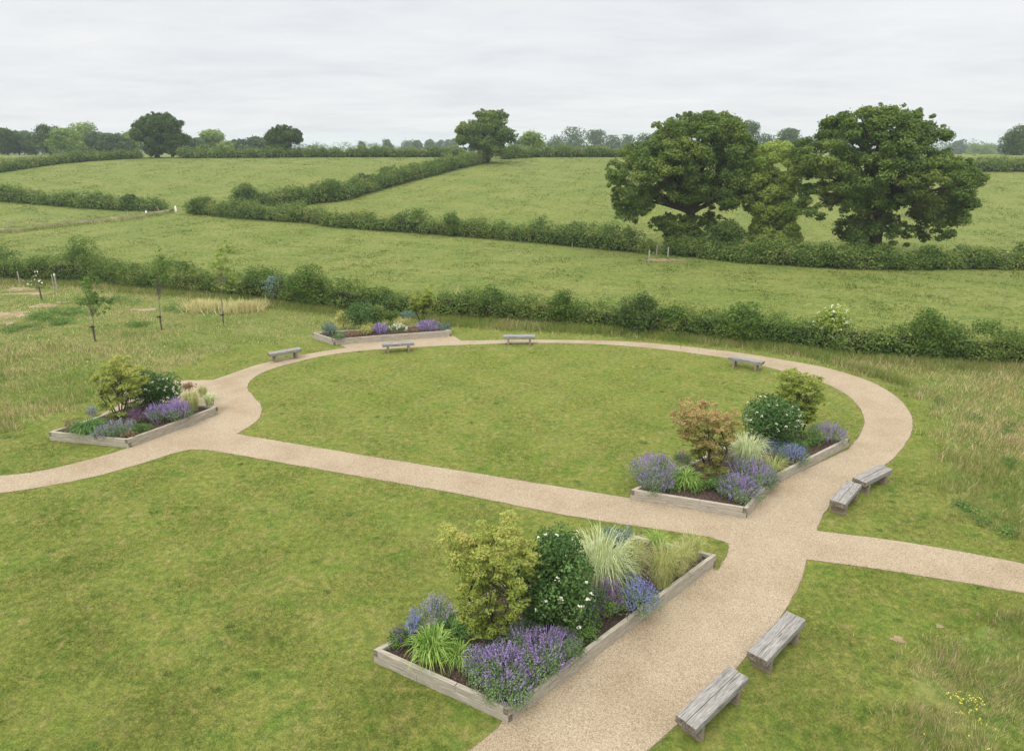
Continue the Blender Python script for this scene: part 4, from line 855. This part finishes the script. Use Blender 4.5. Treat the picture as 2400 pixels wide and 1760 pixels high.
for x_, b_, t_, lb, rd, cp in [(155, 420, 310, 'pale leaning post left of the blossoming tree', 0.05, False), (218, 370, 310, 'short thin post against the left hedge', 0.04, False), (316, 528, 420, 'dark stake with a tie below the blossoming tree', 0.06, False), (412, 450, 335, 'slender post left of the white topped post', 0.04, False), (435, 460, 330, 'weathered post with a white top near the tall bright shrub', 0.06, True)]:
    post(F4, x_, b_, t_, lb, 'marker_post', rd, 'posts at the left end of the meadow', cap=cp, mat=m_stake if 'dark' in lb else None)
# brown bank with a wire fence on the left
bk = [(0, 855), (150, 848), (300, 828), (500, 805), (750, 780), (900, 765), (1000, 745), (1130, 725)]
bw_ = [at(F1(*q)) for q in bk]; bw_ = [Vector((bw_[0].x - 14, bw_[0].y - 4, 0))] + bw_
for q in bw_: q.z = float(T(q.x, q.y))
V = []; Fc = []; rb = random.Random(4)
fine = smooth([(q.x, q.y) for q in bw_], 1.0)
for i, (x_, y_) in enumerate(fine):
    for k, (u, zq) in enumerate([(-1.3, 0.02), (-0.7, 0.15), (0, 0.42), (0.7, 0.35), (1.2, 0.02)]):
        yy = y_ + u * (1 + rb.uniform(-.15, .15)); V.append((x_ + rb.uniform(-.2, .2), yy, float(T(x_, yy)) + zq * rb.uniform(0.7, 1.2)))
for i in range(len(fine) - 1):
    for k in range(4): a = i * 5 + k; Fc.append((a, a + 5, a + 6, a + 1))
m_bank = noisemat('dry_bank', [(0.35, (0.10, 0.11, 0.045)), (0.55, (0.20, 0.17, 0.10)), (0.7, (0.29, 0.24, 0.16))], 0.9)
tag(link('earth_bank', pymesh('earth_bank', V, Fc, smooth=True), m_bank), kind='structure')
strip_grass('bank_grass', fine, 2.6, 7000, 0.25, 0.6, m_meadb, r2, ww=0.07)
fp = [F1(70, 858), F1(295, 825), F1(560, 800), F1(850, 775), F1(1050, 748)]; fw = [at(q) for q in fp]
root = empty('wire_fence', fw[2], 'thin post and wire fence along the brown bank at the left', 'fence')
for q in fw:
    V, Fc = tube([(0, 0, -0.1), (0, 0, 1.35)], [0.06, 0.055], 6); o = link('post', pymesh('post', V, Fc), m_post, root); o.location = q - fw[2]
V = []; Fc = []
for zq in (0.7, 1.2): tube([tuple(q - fw[2] + Vector((0, 0, zq))) for q in fw], [0.012] * len(fw), 4, V, Fc)
link('wire', pymesh('wire', V, Fc), m_wire, root)
def marker(f, x_, b_, lb, h):
    b = at(f(x_, b_)); root = empty('field_marker', b, lb, 'marker', 'white markers at the field gap')
    V, Fc = tube([(0, 0, 0), (0, 0, h * .6), (0, 0, h)], [0.22, 0.16, 0.05], 8); link('body', pymesh('body', V, Fc, smooth=True), m_white, root)
marker(F1, 967, 742, 'squat white marker on the brown bank near the gap', 0.65); marker(F1, 1162, 722, 'slim white marker in the gap between the two hedges', 0.95)

# ------------------------------------------------------------------ border plants
def soilpt(f, x_, y_, z=0.34): return at(f(x_, y_), z)
def metres(f, wpx, p):
    s_ = (f(1, 0)[0] - f(0, 0)[0]); return wpx * s_ * (p.y * CT + (H - p.z) * ST) / F
def height_of(f, x_, ty, p): return max(0.2, at_depth(f(x_, ty), p.y).z - p.z)
def arch_blades(n, rad, h, wd, r, droop=1.0, seg=5):
    a = r.random(n) * 2 * math.pi; L = rad * (0.15 + 0.8 * r.random(n)); hh = h * (0.4 + 0.62 * r.random(n) ** 0.8); Q = []
    u = np.stack([np.cos(a), np.sin(a), np.zeros(n)], 1); sd_ = np.stack([-np.sin(a), np.cos(a), np.zeros(n)], 1)
    st = u * (rad * 0.34 * np.sqrt(r.random(n)))[:, None] + sd_ * (rad * 0.1 * r.normal(size=n))[:, None]
    tw = r.normal(size=n) * 0.25
    pts = []; lf = r.random(n)
    for k in range(seg + 1):
        t = k / seg; rr = L * (0.35 * t + 0.65 * t ** 1.7); z = hh * 1.12 * (1 - (1 - t) ** 2.0) - droop * hh * (0.15 + 0.5 * lf) * t ** 2.6
        pts.append(st + u * rr[:, None] + sd_ * (tw * rr)[:, None] + np.stack([0 * a, 0 * a, z], 1))
    for k in range(seg):
        w0 = wd * (1 - (k / seg) ** 2) * 0.5; w1 = wd * (1 - ((k + 1) / seg) ** 2) * 0.5 + 0.0006
        Q.append(np.stack([pts[k] - sd_ * w0, pts[k] + sd_ * w0, pts[k + 1] + sd_ * w1, pts[k + 1] - sd_ * w1], 1))
    v = r.random(n); return np.concatenate(Q), np.tile(v, seg)
def grass_plant(f, x_, by, ty, wpx, mat, label, n=260, wd=0.012, droop=1.0, seed=1, name='ornamental_grass', group='ornamental grasses in the beds', feather=0, cat='grass plant', z=0.34):
    p = soilpt(f, x_, by, z); R_ = metres(f, wpx, p) / 2 * (1.08 if feather else 1.25); h = height_of(f, x_, ty, p) * (0.75 if cat == 'daylily' else 0.92); droop = droop + (0.35 if cat == 'daylily' else 0); wd = wd * (1.35 if cat == 'daylily' else 1.0); r = np.random.default_rng(seed)
    root = empty(name, p, label, cat, group); Q, v = arch_blades(int(n * 1.3), R_, h * 1.05, wd, r, droop + 0.35); link('leaf_blades', npmesh('leaf_blades', Q, 4, v), mat, root)
    if feather:
        Q, v = arch_blades(feather, R_ * 1.15, h * 1.12, wd * 0.6, r, 0.7); link('seed_heads', npmesh('seed_heads', Q, 4, 0.6 + 0.4 * v), B_stipa, root)
    return root
def spikes(n, rad, h, r, base_shift=0.0, slen=0.2, petal=0.024, per=16, spread=0.55):
    a = r.random(n) * 2 * math.pi; q = np.sqrt(r.random(n)); bx = q * np.cos(a) * rad * 0.92; by = q * np.sin(a) * rad * 0.92
    zt = h * (1 - 0.55 * q ** 2.2) * r.uniform(0.8, 1.08, n)
    d = unit(np.stack([np.cos(a) * q * spread + r.normal(size=n) * .14, np.sin(a) * q * spread + r.normal(size=n) * .14, np.ones(n)], 1))
    top = np.stack([bx, by, zt], 1); P = []; v = []
    sl = slen * r.uniform(0.6, 1.3, n); cv = r.random(n)
    for k in range(per):
        t = k / (per - 1); c = top - d * (sl * (1 - t))[:, None]; wdt = petal * (0.75 - 0.5 * t)
        P.append(c + r.normal(size=(n, 3)) * wdt * 0.6); v.append(0.5 * cv + 0.5 * r.random(n))
    P = np.concatenate(P); v = np.concatenate(v); return leaf_quads(P, unit(r.normal(size=P.shape)), petal, 0.7, r), v
def perennial(f, x_, by, ty, wpx, fmat, label, lmat=None, seed=1, nsp=110, nleaf=1800, slen=0.2, name='catmint', cat='flowering plant', group='flowering perennials in the beds', petal=0.026, ls=0.045, z=0.34, leafk=0.72, spread=0.55, per=15):
    p = soilpt(f, x_, by, z); R_ = metres(f, wpx, p) / 2 * 1.32; h = height_of(f, x_, ty, p) * 1.1; r = np.random.default_rng(seed); root = empty(name, p, label, cat, group); nleaf = int(nleaf * 1.6); nsp = int(nsp * 1.6)
    k = 34; a = r.random(k) * 6.283; q = np.sqrt(r.random(k)); cr = max(0.06, R_ * 0.3)
    C = np.stack([q * np.cos(a) * (R_ - cr * .5), q * np.sin(a) * (R_ - cr * .5), np.maximum(cr * .5, h * leafk * (1 - 0.45 * q ** 2) * r.uniform(0.25, 0.95, k))], 1)
    Q, v = clump_leaves(C, np.full(k, cr), nleaf, ls, 0.6, 0.4, 0.3, r); link('foliage', npmesh('foliage', Q, 4, v), lmat or L_grey, root)
    if nsp:
        Q, v = spikes(int(nsp * .62), R_, h, r, slen=slen * 1.6, petal=petal * 1.2, spread=spread * 1.25, per=per + 3); link('flower_spikes', npmesh('flower_spikes', Q, 4, v), fmat, root)
    return root
def mound(f, x_, by, ty, wpx, mat, label, seed=1, nleaf=2200, ls=0.05, flowers=0, fsize=0.05, name='shrub', cat='shrub', z=0.34, nc=34, group='leafy shrubs in the beds'):
    p = soilpt(f, x_, by, z); R_ = metres(f, wpx, p) / 2 * 1.18; h = height_of(f, x_, ty, p); r = np.random.default_rng(seed)
    cr = max(0.06, min(R_ * 0.34, h * .3)); C = []
    while len(C) < nc:
        q = r.normal(size=3); q /= np.linalg.norm(q); q *= r.random() ** .4
        C.append((p.x + q[0] * (R_ - cr * .6), p.y + q[1] * (R_ - cr * .6), p.z + min(h - cr * .8, cr * .4 + (h - cr) * (0.5 + .5 * q[2]))))
    C = np.array(C); Rr = np.repeat(np.full((nc, 1), cr) * r.uniform(.75, 1.25, (nc, 1)), 3, 1)
    root = grow_tree(name, p, C, Rr, nleaf, ls, mat, label, cat, group, max(0.012, h * .02), 0.2, limbs=12, seed=seed, leafname='foliage')
    if flowers:
        flower_heads(root, hull_pick(C - np.array(p), Rr, flowers, r), fsize, r)
    return root
def maple(f, bx, by, outline, mat, label, seed, nleaf=13000, ls=0.075, cr=0.2, nc=120, z=0.34):
    p = soilpt(f, bx, by, z); r = np.random.default_rng(seed); C, R = crown_from_outline(conv(f, outline), p.y, 0.85, cr * 0.8, int(nc * 1.7), r)
    R[:, 2] *= 0.42 / 0.72
    h = C[:, 2].max() - p.z; root = empty('maple_shrub', p, label, 'maple', 'japanese maples in the beds'); Cl = C - np.array(p)
    Q, v = clump_leaves(Cl, R * 1.1, int(nleaf * 1.1), ls * 1.05, 0.36, 0.7, 0.1, r)
    zc = Q.mean(1)[:, 2] / h; v = np.clip(v * 0.6 + 0.5 * (zc - 0.25), 0, 1)   # young copper leaves are at the shoot tips
    link('crown', npmesh('crown', Q, 4, v), mat, root)
    V = []; Fc = []
    for k in range(5): # several stems from the base
        a = k * 1.3 + seed; e0 = Vector((math.cos(a) * .18 * h, math.sin(a) * .18 * h, .38 * h)); tube([(math.cos(a) * .04, math.sin(a) * .04, -.05), tuple(e0 * .5 + Vector((0, 0, .02))), tuple(e0)], [.035, .028, .022], 7, V, Fc)
        for i in r.choice(len(Cl), 7, replace=False):
            e = Vector(Cl[i]); m_ = e0.lerp(e, .5) + Vector((0, 0, .06)); tube([tuple(e0), tuple(m_), tuple(e)], [.018, .012, .004], 5, V, Fc)
    link('trunk', pymesh('trunk', V, Fc, smooth=True), m_bark, root)
# --- nearest bed
maple(Z1, 790, 860, [(420, 160), (480, 110), (540, 130), (600, 170), (690, 60), (740, 80), (760, 140), (850, 60), (900, 50), (940, 130), (960, 220), (1060, 240), (1070, 300), (1030, 330), (1090, 390), (1040, 440), (1010, 520), (1000, 610), (950, 650), (920, 720), (850, 790), (760, 800), (680, 810), (640, 790), (600, 700), (520, 640), (490, 600), (560, 560), (540, 480), (480, 420), (490, 340), (460, 260), (430, 200)], L_mgreen, 'golden green maple with orange tips, tallest plant in the nearest bed', 71, 21000, 0.085, 0.2, 150)
mound(Z1, 1150, 760, 165, 420, L_vib, 'dark glossy viburnum with cream flower heads beside the golden maple in the nearest bed', 72, 15000, 0.085, 34, 0.085, 'viburnum_shrub', nc=60)
grass_plant(Z1, 1430, 520, 140, 420, B_var, 'pale variegated grass fountain in the nearest bed', 620, 0.016, 1.15, 73)
for i, (x_, b_, t_, w_, lb) in enumerate([(1810, 500, 235, 260, 'largest feather grass in the nearest bed, in front of the others'), (1640, 440, 200, 200, 'feather grass right beside the variegated grass'), (1920, 420, 230, 190, 'feather grass behind the largest one in the nearest bed'), (1985, 340, 180, 180, 'feather grass at the far end of the nearest bed')]):
    grass_plant(Z1, x_, b_, t_, w_, B_stipa, lb, 420, 0.009, 0.55, 80 + i, 'feather_grass', 'feather grasses in the nearest bed', feather=160)
grass_plant(Z1, 1780, 260, 165, 170, B_green, 'small bright green grass tuft at the back of the nearest bed', 160, 0.014, 1.0, 85)
mound(Z1, 1530, 240, 150, 200, L_blue, 'low blue green plant at the back edge of the nearest bed', 86, 1400, 0.06, name='blue_shrub')
perennial(Z1, 1470, 690, 470, 190, P_viol, 'violet sage between the viburnum and the blue catmint in the nearest bed', L_green, 87, 130, 1800, 0.3, 'sage')
perennial(Z1, 1340, 760, 590, 150, P_viol, 'dark purple sage in front of the viburnum in the nearest bed', L_green, 88, 70, 1300, 0.26, 'sage')
perennial(Z1, 1660, 640, 480, 230, P_blue, 'blue catmint leaning on the long timber side of the nearest bed', L_grey, 89, 150, 1600, 0.2)
perennial(Z1, 1590, 500, 420, 160, P_blue, 'small blue catmint under the variegated grass in the nearest bed', L_green, 90, 70, 900, 0.18)
mound(Z1, 1320, 830, 720, 170, L_green, 'fresh green leafy mound below the violet sage in the nearest bed', 91, 1500, 0.06, name='leafy_mound')
mound(Z1, 1200, 800, 715, 150, L_green, 'low green mound between the maple and the dark purple sage', 92, 1300, 0.07, name='leafy_mound')
grass_plant(Z1, 400, 935, 720, 300, B_green, 'large green daylily clump at the left front of the nearest bed', 240, 0.024, 1.2, 93, 'daylily', 'daylilies in the beds', cat='daylily')
grass_plant(Z1, 560, 965, 830, 220, B_green, 'smaller green daylily clump right of the large one in the nearest bed', 150, 0.022, 1.2, 94, 'daylily', 'daylilies in the beds', cat='daylily')
grass_plant(Z1, 520, 820, 670, 260, B_dgreen, 'dark green daylily clump behind the two bright ones under the maple', 220, 0.024, 1.2, 95, 'daylily', 'daylilies in the beds', cat='daylily')
perennial(Z1, 200, 875, 745, 110, P_viol, 'small purple sage at the left corner of the nearest bed', L_green, 96, 34, 900, 0.3, 'sage', spread=0.3)
perennial(Z1, 300, 850, 650, 100, P_blue, 'bright blue spires at the left side of the nearest bed', L_grey, 97, 60, 900, 0.3, 'speedwell', spread=0.3)
perennial(Z1, 430, 750, 570, 200, P_dusk, 'grey blue haze of flowers behind the daylilies in the nearest bed', L_grey, 98, 110, 1200, 0.26, 'russian_sage', spread=0.4)
for i, (x_, b_, t_, w_, lb, fm) in enumerate([(830, 1090, 900, 330, 'lavender purple catmint at the front corner of the nearest bed', P_lav), (690, 1010, 900, 210, 'catmint mound spilling toward the short front timber of the nearest bed', P_lav), (1090, 980, 800, 320, 'tall catmint beside the long timber side of the nearest bed', P_lav), (930, 900, 760, 300, 'greyish catmint below the golden maple trunk', P_dusk), (1010, 1050, 900, 220, 'low catmint spilling over the corner timbers beside the path', P_lav)]):
    perennial(Z1, x_, b_, t_, w_, fm, lb, L_grey, 110 + i, 200, 3800, 0.19, per=14)
for i, (x_, b_, t_, w_, lb, fm) in enumerate([(880, 1165, 1060, 250, 'catmint right behind the near corner joint of the nearest bed', P_lav), (1200, 900, 790, 200, 'catmint leaning on the long timber below the leafy mound', P_lav)]):
    perennial(Z1, x_, b_, t_, w_, fm, lb, L_grey, 215 + i, 130, 2600, 0.17, per=13)
mound(Z1, 1060, 740, 640, 170, L_green, 'shaded green ground cover between the maple and the viburnum', 218, 1500, 0.06, name='leafy_mound')
grass_plant(Z1, 1560, 430, 300, 150, B_dgreen, 'dark green tuft between the variegated grass and the feather grasses', 200, 0.016, 1.0, 219)
# --- copper maple bed
maple(Z8, 690, 900, [(380, 450), (440, 340), (520, 285), (600, 330), (640, 305), (700, 340), (800, 330), (770, 400), (760, 460), (850, 380), (920, 380), (935, 450), (930, 520), (870, 560), (890, 630), (820, 680), (790, 740), (840, 830), (760, 840), (690, 880), (620, 850), (560, 780), (520, 690), (460, 640), (440, 580), (410, 530)], L_morange, 'copper orange maple in the bed beside the right hand path', 121, 14000, 0.095, 0.22, 120)
maple(Z8, 1370, 560, [(1190, 90), (1260, 110), (1290, 60), (1350, 60), (1370, 110), (1440, 100), (1490, 140), (1590, 130), (1560, 210), (1540, 270), (1550, 350), (1480, 380), (1500, 450), (1430, 480), (1350, 500), (1300, 460), (1230, 400), (1240, 330), (1190, 290), (1210, 200)], L_mlime, 'green maple at the far end of the copper maple bed', 122, 12000, 0.1, 0.25, 100)
mound(Z8, 1130, 625, 295, 410, L_vib, 'dark round shrub dotted with white flowers between the two maples', 123, 14000, 0.09, 40, 0.10, 'viburnum_shrub', nc=60)
grass_plant(Z8, 960, 800, 545, 300, B_var, 'pale variegated grass right of the copper maple', 520, 0.018, 1.15, 124)
grass_plant(Z8, 1160, 840, 740, 220, B_stipa, 'brownish green grass behind the right catmint in the copper maple bed', 300, 0.012, 0.9, 125, 'feather_grass', 'ornamental grasses in the beds')
perennial(Z8, 1150, 690, 610, 200, P_blue, 'blue flowers below the white dotted shrub', L_green, 126, 140, 1300, 0.2, 'blue_geranium')
perennial(Z8, 1310, 770, 650, 200, P_blue, 'blue catmint by the bend in the timber of the copper maple bed', L_grey, 127, 140, 1500, 0.2)
grass_plant(Z8, 1330, 680, 570, 190, B_dgreen, 'dark green strappy clump below the green maple', 200, 0.024, 1.2, 128, 'daylily', 'daylilies in the beds', cat='daylily')
mound(Z8, 1440, 640, 540, 180, L_green, 'soft green mound left of the far catmint in the copper maple bed', 129, 1600, 0.06, name='leafy_mound')
perennial(Z8, 1580, 610, 490, 240, P_lav, 'lavender catmint at the far end of the copper maple bed', L_grey, 130, 190, 2200, 0.2)
for i, (x_, b_, t_, w_, lb, fm) in enumerate([(260, 900, 735, 330, 'broad lavender catmint at the left of the copper maple bed', P_lav), (280, 960, 860, 260, 'greyer catmint at the left front of the copper maple bed', P_lav), (980, 900, 770, 330, 'lavender catmint behind the right front corner of the copper maple bed', P_lav), (900, 1020, 900, 300, 'catmint at the front corner of the copper maple bed', P_lav), (1080, 930, 830, 220, 'bright violet catmint hanging over the timber of the copper maple bed', P_lav)]):
    perennial(Z8, x_, b_, t_, w_, fm, lb, L_grey, 140 + i, 230, 3200, 0.22, per=13, petal=0.03)
perennial(Z8, 480, 790, 700, 130, P_viol, 'dark violet sage behind the daylily in the copper maple bed', L_green, 146, 60, 700, 0.3, 'sage')
grass_plant(Z8, 500, 930, 810, 290, B_green, 'green daylily clump at the front of the copper maple bed', 260, 0.026, 1.2, 147, 'daylily', 'daylilies in the beds', cat='daylily')
mound(Z8, 590, 985, 930, 170, L_green, 'low sage green tuft in front of the daylily in the copper maple bed', 148, 1400, 0.05, name='leafy_mound')
mound(Z8, 740, 980, 900, 170, L_green, 'green leafy mound under the copper maple', 149, 1700, 0.06, name='leafy_mound')
mound(Z8, 830, 1020, 945, 190, L_grey, 'grey green low mound left of the front corner catmint in the copper maple bed', 401, 1500, 0.05, name='leafy_mound')
mound(Z8, 400, 985, 930, 150, L_green, 'small green mound at the left foot of the daylily in the copper maple bed', 402, 1100, 0.05, name='leafy_mound')
mound(Z8, 690, 925, 850, 150, L_rust, 'dusky low plant at the stems of the copper maple', 403, 900, 0.05, name='rusty_mound')
# --- left bed
maple(Z7, 1060, 770, [(735, 225), (800, 260), (900, 260), (990, 240), (1010, 190), (1050, 150), (1030, 80), (1110, 90), (1110, 150), (1150, 200), (1160, 260), (1230, 290), (1300, 380), (1290, 480), (1230, 540), (1220, 620), (1180, 700), (1100, 740), (1000, 740), (900, 710), (870, 650), (900, 620), (810, 600), (840, 550), (860, 490), (790, 450), (720, 410), (760, 370), (830, 380), (800, 310), (745, 260)], L_mgreen, 'golden green maple in the left bed beside the meadow', 151, 12000, 0.105, 0.25, 110)
mound(Z7, 1390, 640, 330, 340, L_vib, 'dark shrub dotted with white flowers beside the maple in the left bed', 152, 9000, 0.095, 26, 0.13, 'viburnum_shrub', nc=50)
mound(Z7, 1540, 590, 450, 130, L_green, 'light green shrub right of the white dotted one in the left bed', 153, 1500, 0.08, name='leafy_mound')
grass_plant(Z7, 1695, 680, 500, 210, B_stipa, 'blond feather grass at the right of the left bed', 420, 0.014, 0.7, 154, 'feather_grass', 'ornamental grasses in the beds', feather=100)
grass_plant(Z7, 1850, 640, 520, 130, B_var, 'pale minty grass tuft at the right end of the left bed', 260, 0.018, 0.7, 155)
grass_plant(Z7, 1790, 560, 455, 110, B_stipa, 'small olive grass at the back right of the left bed', 200, 0.014, 0.7, 156, 'feather_grass', 'ornamental grasses in the beds')
mound(Z7, 1665, 500, 440, 110, L_rust, 'dark purple grey mound at the back of the left bed', 157, 900, 0.06, name='dark_mound')
perennial(Z7, 1570, 760, 590, 220, P_lav, 'lavender catmint hanging over the long timber of the left bed', L_grey, 158, 200, 1800, 0.24, petal=0.032)
perennial(Z7, 1400, 770, 630, 230, P_lav, 'lavender catmint right of the maple in the left bed', L_grey, 159, 180, 2000, 0.24, petal=0.032)
perennial(Z7, 1210, 800, 655, 120, P_viol, 'dusky dark purple plant beside the maple base in the left bed', L_rust, 160, 50, 900, 0.25, 'sage')
grass_plant(Z7, 790, 870, 725, 300, B_dgreen, 'dark green daylily clump at the left of the left bed', 280, 0.03, 1.2, 161, 'daylily', 'daylilies in the beds', cat='daylily')
mound(Z7, 640, 850, 770, 130, L_rust, 'brownish tuft at the left corner of the left bed', 162, 700, 0.06, name='rusty_mound')
perennial(Z7, 1060, 880, 770, 240, P_dusk, 'grey green catmint at the front of the left bed', L_grey, 163, 90, 2000, 0.18, petal=0.032)
perennial(Z7, 920, 900, 820, 180, P_dusk, 'low lilac flowers along the front timber of the left bed', L_grey, 164, 110, 900, 0.15, petal=0.032)
mound(Z7, 1250, 870, 800, 150, L_green, 'soft green mound near the front corner of the left bed', 165, 1400, 0.05, name='leafy_mound')
mound(Z7, 1140, 915, 870, 130, L_rust, 'small reddish brown mound in the front corner of the left bed', 166, 600, 0.05, name='rusty_mound')
perennial(Z7, 820, 720, 640, 100, P_dusk, 'faint blue flowers behind the maple in the left bed', L_grey, 167, 60, 300, 0.25, 'russian_sage')
# --- far bed
maple(Z5, 1250, 520, [(1145, 290), (1200, 270), (1260, 275), (1290, 220), (1340, 200), (1350, 260), (1340, 330), (1390, 350), (1330, 380), (1310, 430), (1270, 480), (1230, 480), (1200, 430), (1150, 400), (1160, 340)], L_mlime, 'yellow green maple in the far bed against the hedge', 171, 6000, 0.13, 0.28, 60)
mound(Z5, 790, 545, 350, 230, L_vib, 'big dark rounded shrub in the far bed', 172, 4200, 0.11, name='rounded_shrub', nc=44)
mound(Z5, 910, 520, 345, 150, L_hedge, 'speckled pale topped shrub right of the big dark one in the far bed', 173, 2600, 0.1, name='rounded_shrub')
mound(Z5, 660, 520, 410, 110, L_yell, 'yellow green shrub left of the big dark one in the far bed', 174, 1500, 0.09, name='golden_shrub')
mound(Z5, 1030, 490, 415, 110, L_elder, 'bright green round shrub in the middle of the far bed', 175, 1300, 0.1, name='green_shrub')
mound(Z5, 560, 590, 500, 120, L_blue, 'round blue grey lavender mound at the left end of the far bed', 176, 1600, 0.07, name='lavender_shrub')
mound(Z5, 625, 625, 575, 110, L_grey, 'silvery mound on the front left corner of the far bed', 177, 900, 0.07, name='silver_mound')
mound(Z5, 740, 605, 560, 130, L_rust, 'rusty low mound along the front of the far bed', 178, 900, 0.07, name='rusty_mound')
mound(Z5, 830, 590, 515, 120, L_yell, 'yellow green mound left of the purple clump in the far bed', 179, 1100, 0.07, name='golden_mound')
perennial(Z5, 940, 575, 510, 115, P_lav, 'vivid purple clump in the middle of the far bed', L_grey, 180, 130, 400, 0.3, petal=0.05)
perennial(Z5, 1060, 565, 510, 150, P_white, 'white flowers right of the purple clump in the far bed', L_green, 181, 36, 800, 0.1, 'white_daisy', petal=0.05)
mound(Z5, 1110, 530, 465, 190, L_yell, 'low golden mound before the maple in the far bed', 182, 1300, 0.08, name='golden_mound')
mound(Z5, 1185, 575, 540, 90, L_rust, 'tan seed heads on the front timber of the far bed', 183, 500, 0.06, name='rusty_mound')
perennial(Z5, 1300, 550, 485, 170, P_lav, 'purple clump at the right of the far bed', L_grey, 184, 150, 700, 0.3, petal=0.05)
mound(Z5, 1420, 555, 510, 110, L_blue, 'blue grey mound at the right end of the far bed', 185, 1000, 0.07, name='lavender_shrub')
mound(Z5, 1150, 470, 415, 150, L_blue, 'grey green shrub behind the golden mound in the far bed', 186, 1000, 0.09, name='blue_shrub')
# straw coloured grasses at the hedge foot
pw = [at(F4(x_, y_), 0) for x_, y_ in [(1440, 590), (1560, 600), (1700, 600), (1850, 602), (1980, 590)]]
o = strip_grass('straw_grass', [(p_.x, p_.y) for p_ in pw], 1.2, 2600, 0.45, 0.85, B_straw, r2, ww=0.06)

# ------------------------------------------------------------------ distant woodland and haze
def woodland(name, x0, x1, y0, h0, n, seed, ls=1.6):
    r = np.random.default_rng(seed); k = n; x = r.uniform(x0, x1, k); y = y0 + r.uniform(0, 60, k); hh = h0 * (0.75 + 0.25 * np.sin(x * 0.02 + seed) + 0.15 * r.normal(size=k) * .6); cr = h0 * 0.42
    C = np.stack([x, y, np.maximum(cr * .5, hh - cr * .6)], 1); C2 = C.copy(); C2[:, 2] *= 0.4; C = np.concatenate([C, C2]); R = np.full(len(C), cr) * r.uniform(.7, 1.2, len(C))
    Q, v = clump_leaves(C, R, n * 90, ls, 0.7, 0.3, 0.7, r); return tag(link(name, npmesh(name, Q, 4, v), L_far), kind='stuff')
woodland('distant_woodland', -950, 1050, 1150, 17, 520, 1, 2.2)
woodland('distant_woodland', 480, 1000, 900, 15, 180, 2, 2.0)

def haze(density=0.0003):
    x0, x1, y0, y1, z0, z1 = -8000, 8000, -300, 8000, -1.0, 34; V = [(x0, y0, z0), (x1, y0, z0), (x1, y1, z0), (x0, y1, z0), (x0, y0, z1), (x1, y0, z1), (x1, y1, z1), (x0, y1, z1)]; Fc = [(3, 2, 1, 0), (4, 5, 6, 7), (0, 1, 5, 4), (1, 2, 6, 5), (2, 3, 7, 6), (3, 0, 4, 7)]
    m, nt, out = newmat('haze'); pv = N(nt, 'ShaderNodeVolumePrincipled'); pv.inputs['Color'].default_value = (0.76, 0.85, 0.98, 1); pv.inputs['Density'].default_value = density
    pv.inputs['Anisotropy'].default_value = 0.2
    nt.links.new(pv.outputs[0], out.inputs['Volume']); tag(link('haze', pymesh('haze', V, Fc), m), kind='stuff')
haze()
print('objects', len(bpy.data.objects), 'faces', sum(len(m.polygons) for m in bpy.data.meshes))
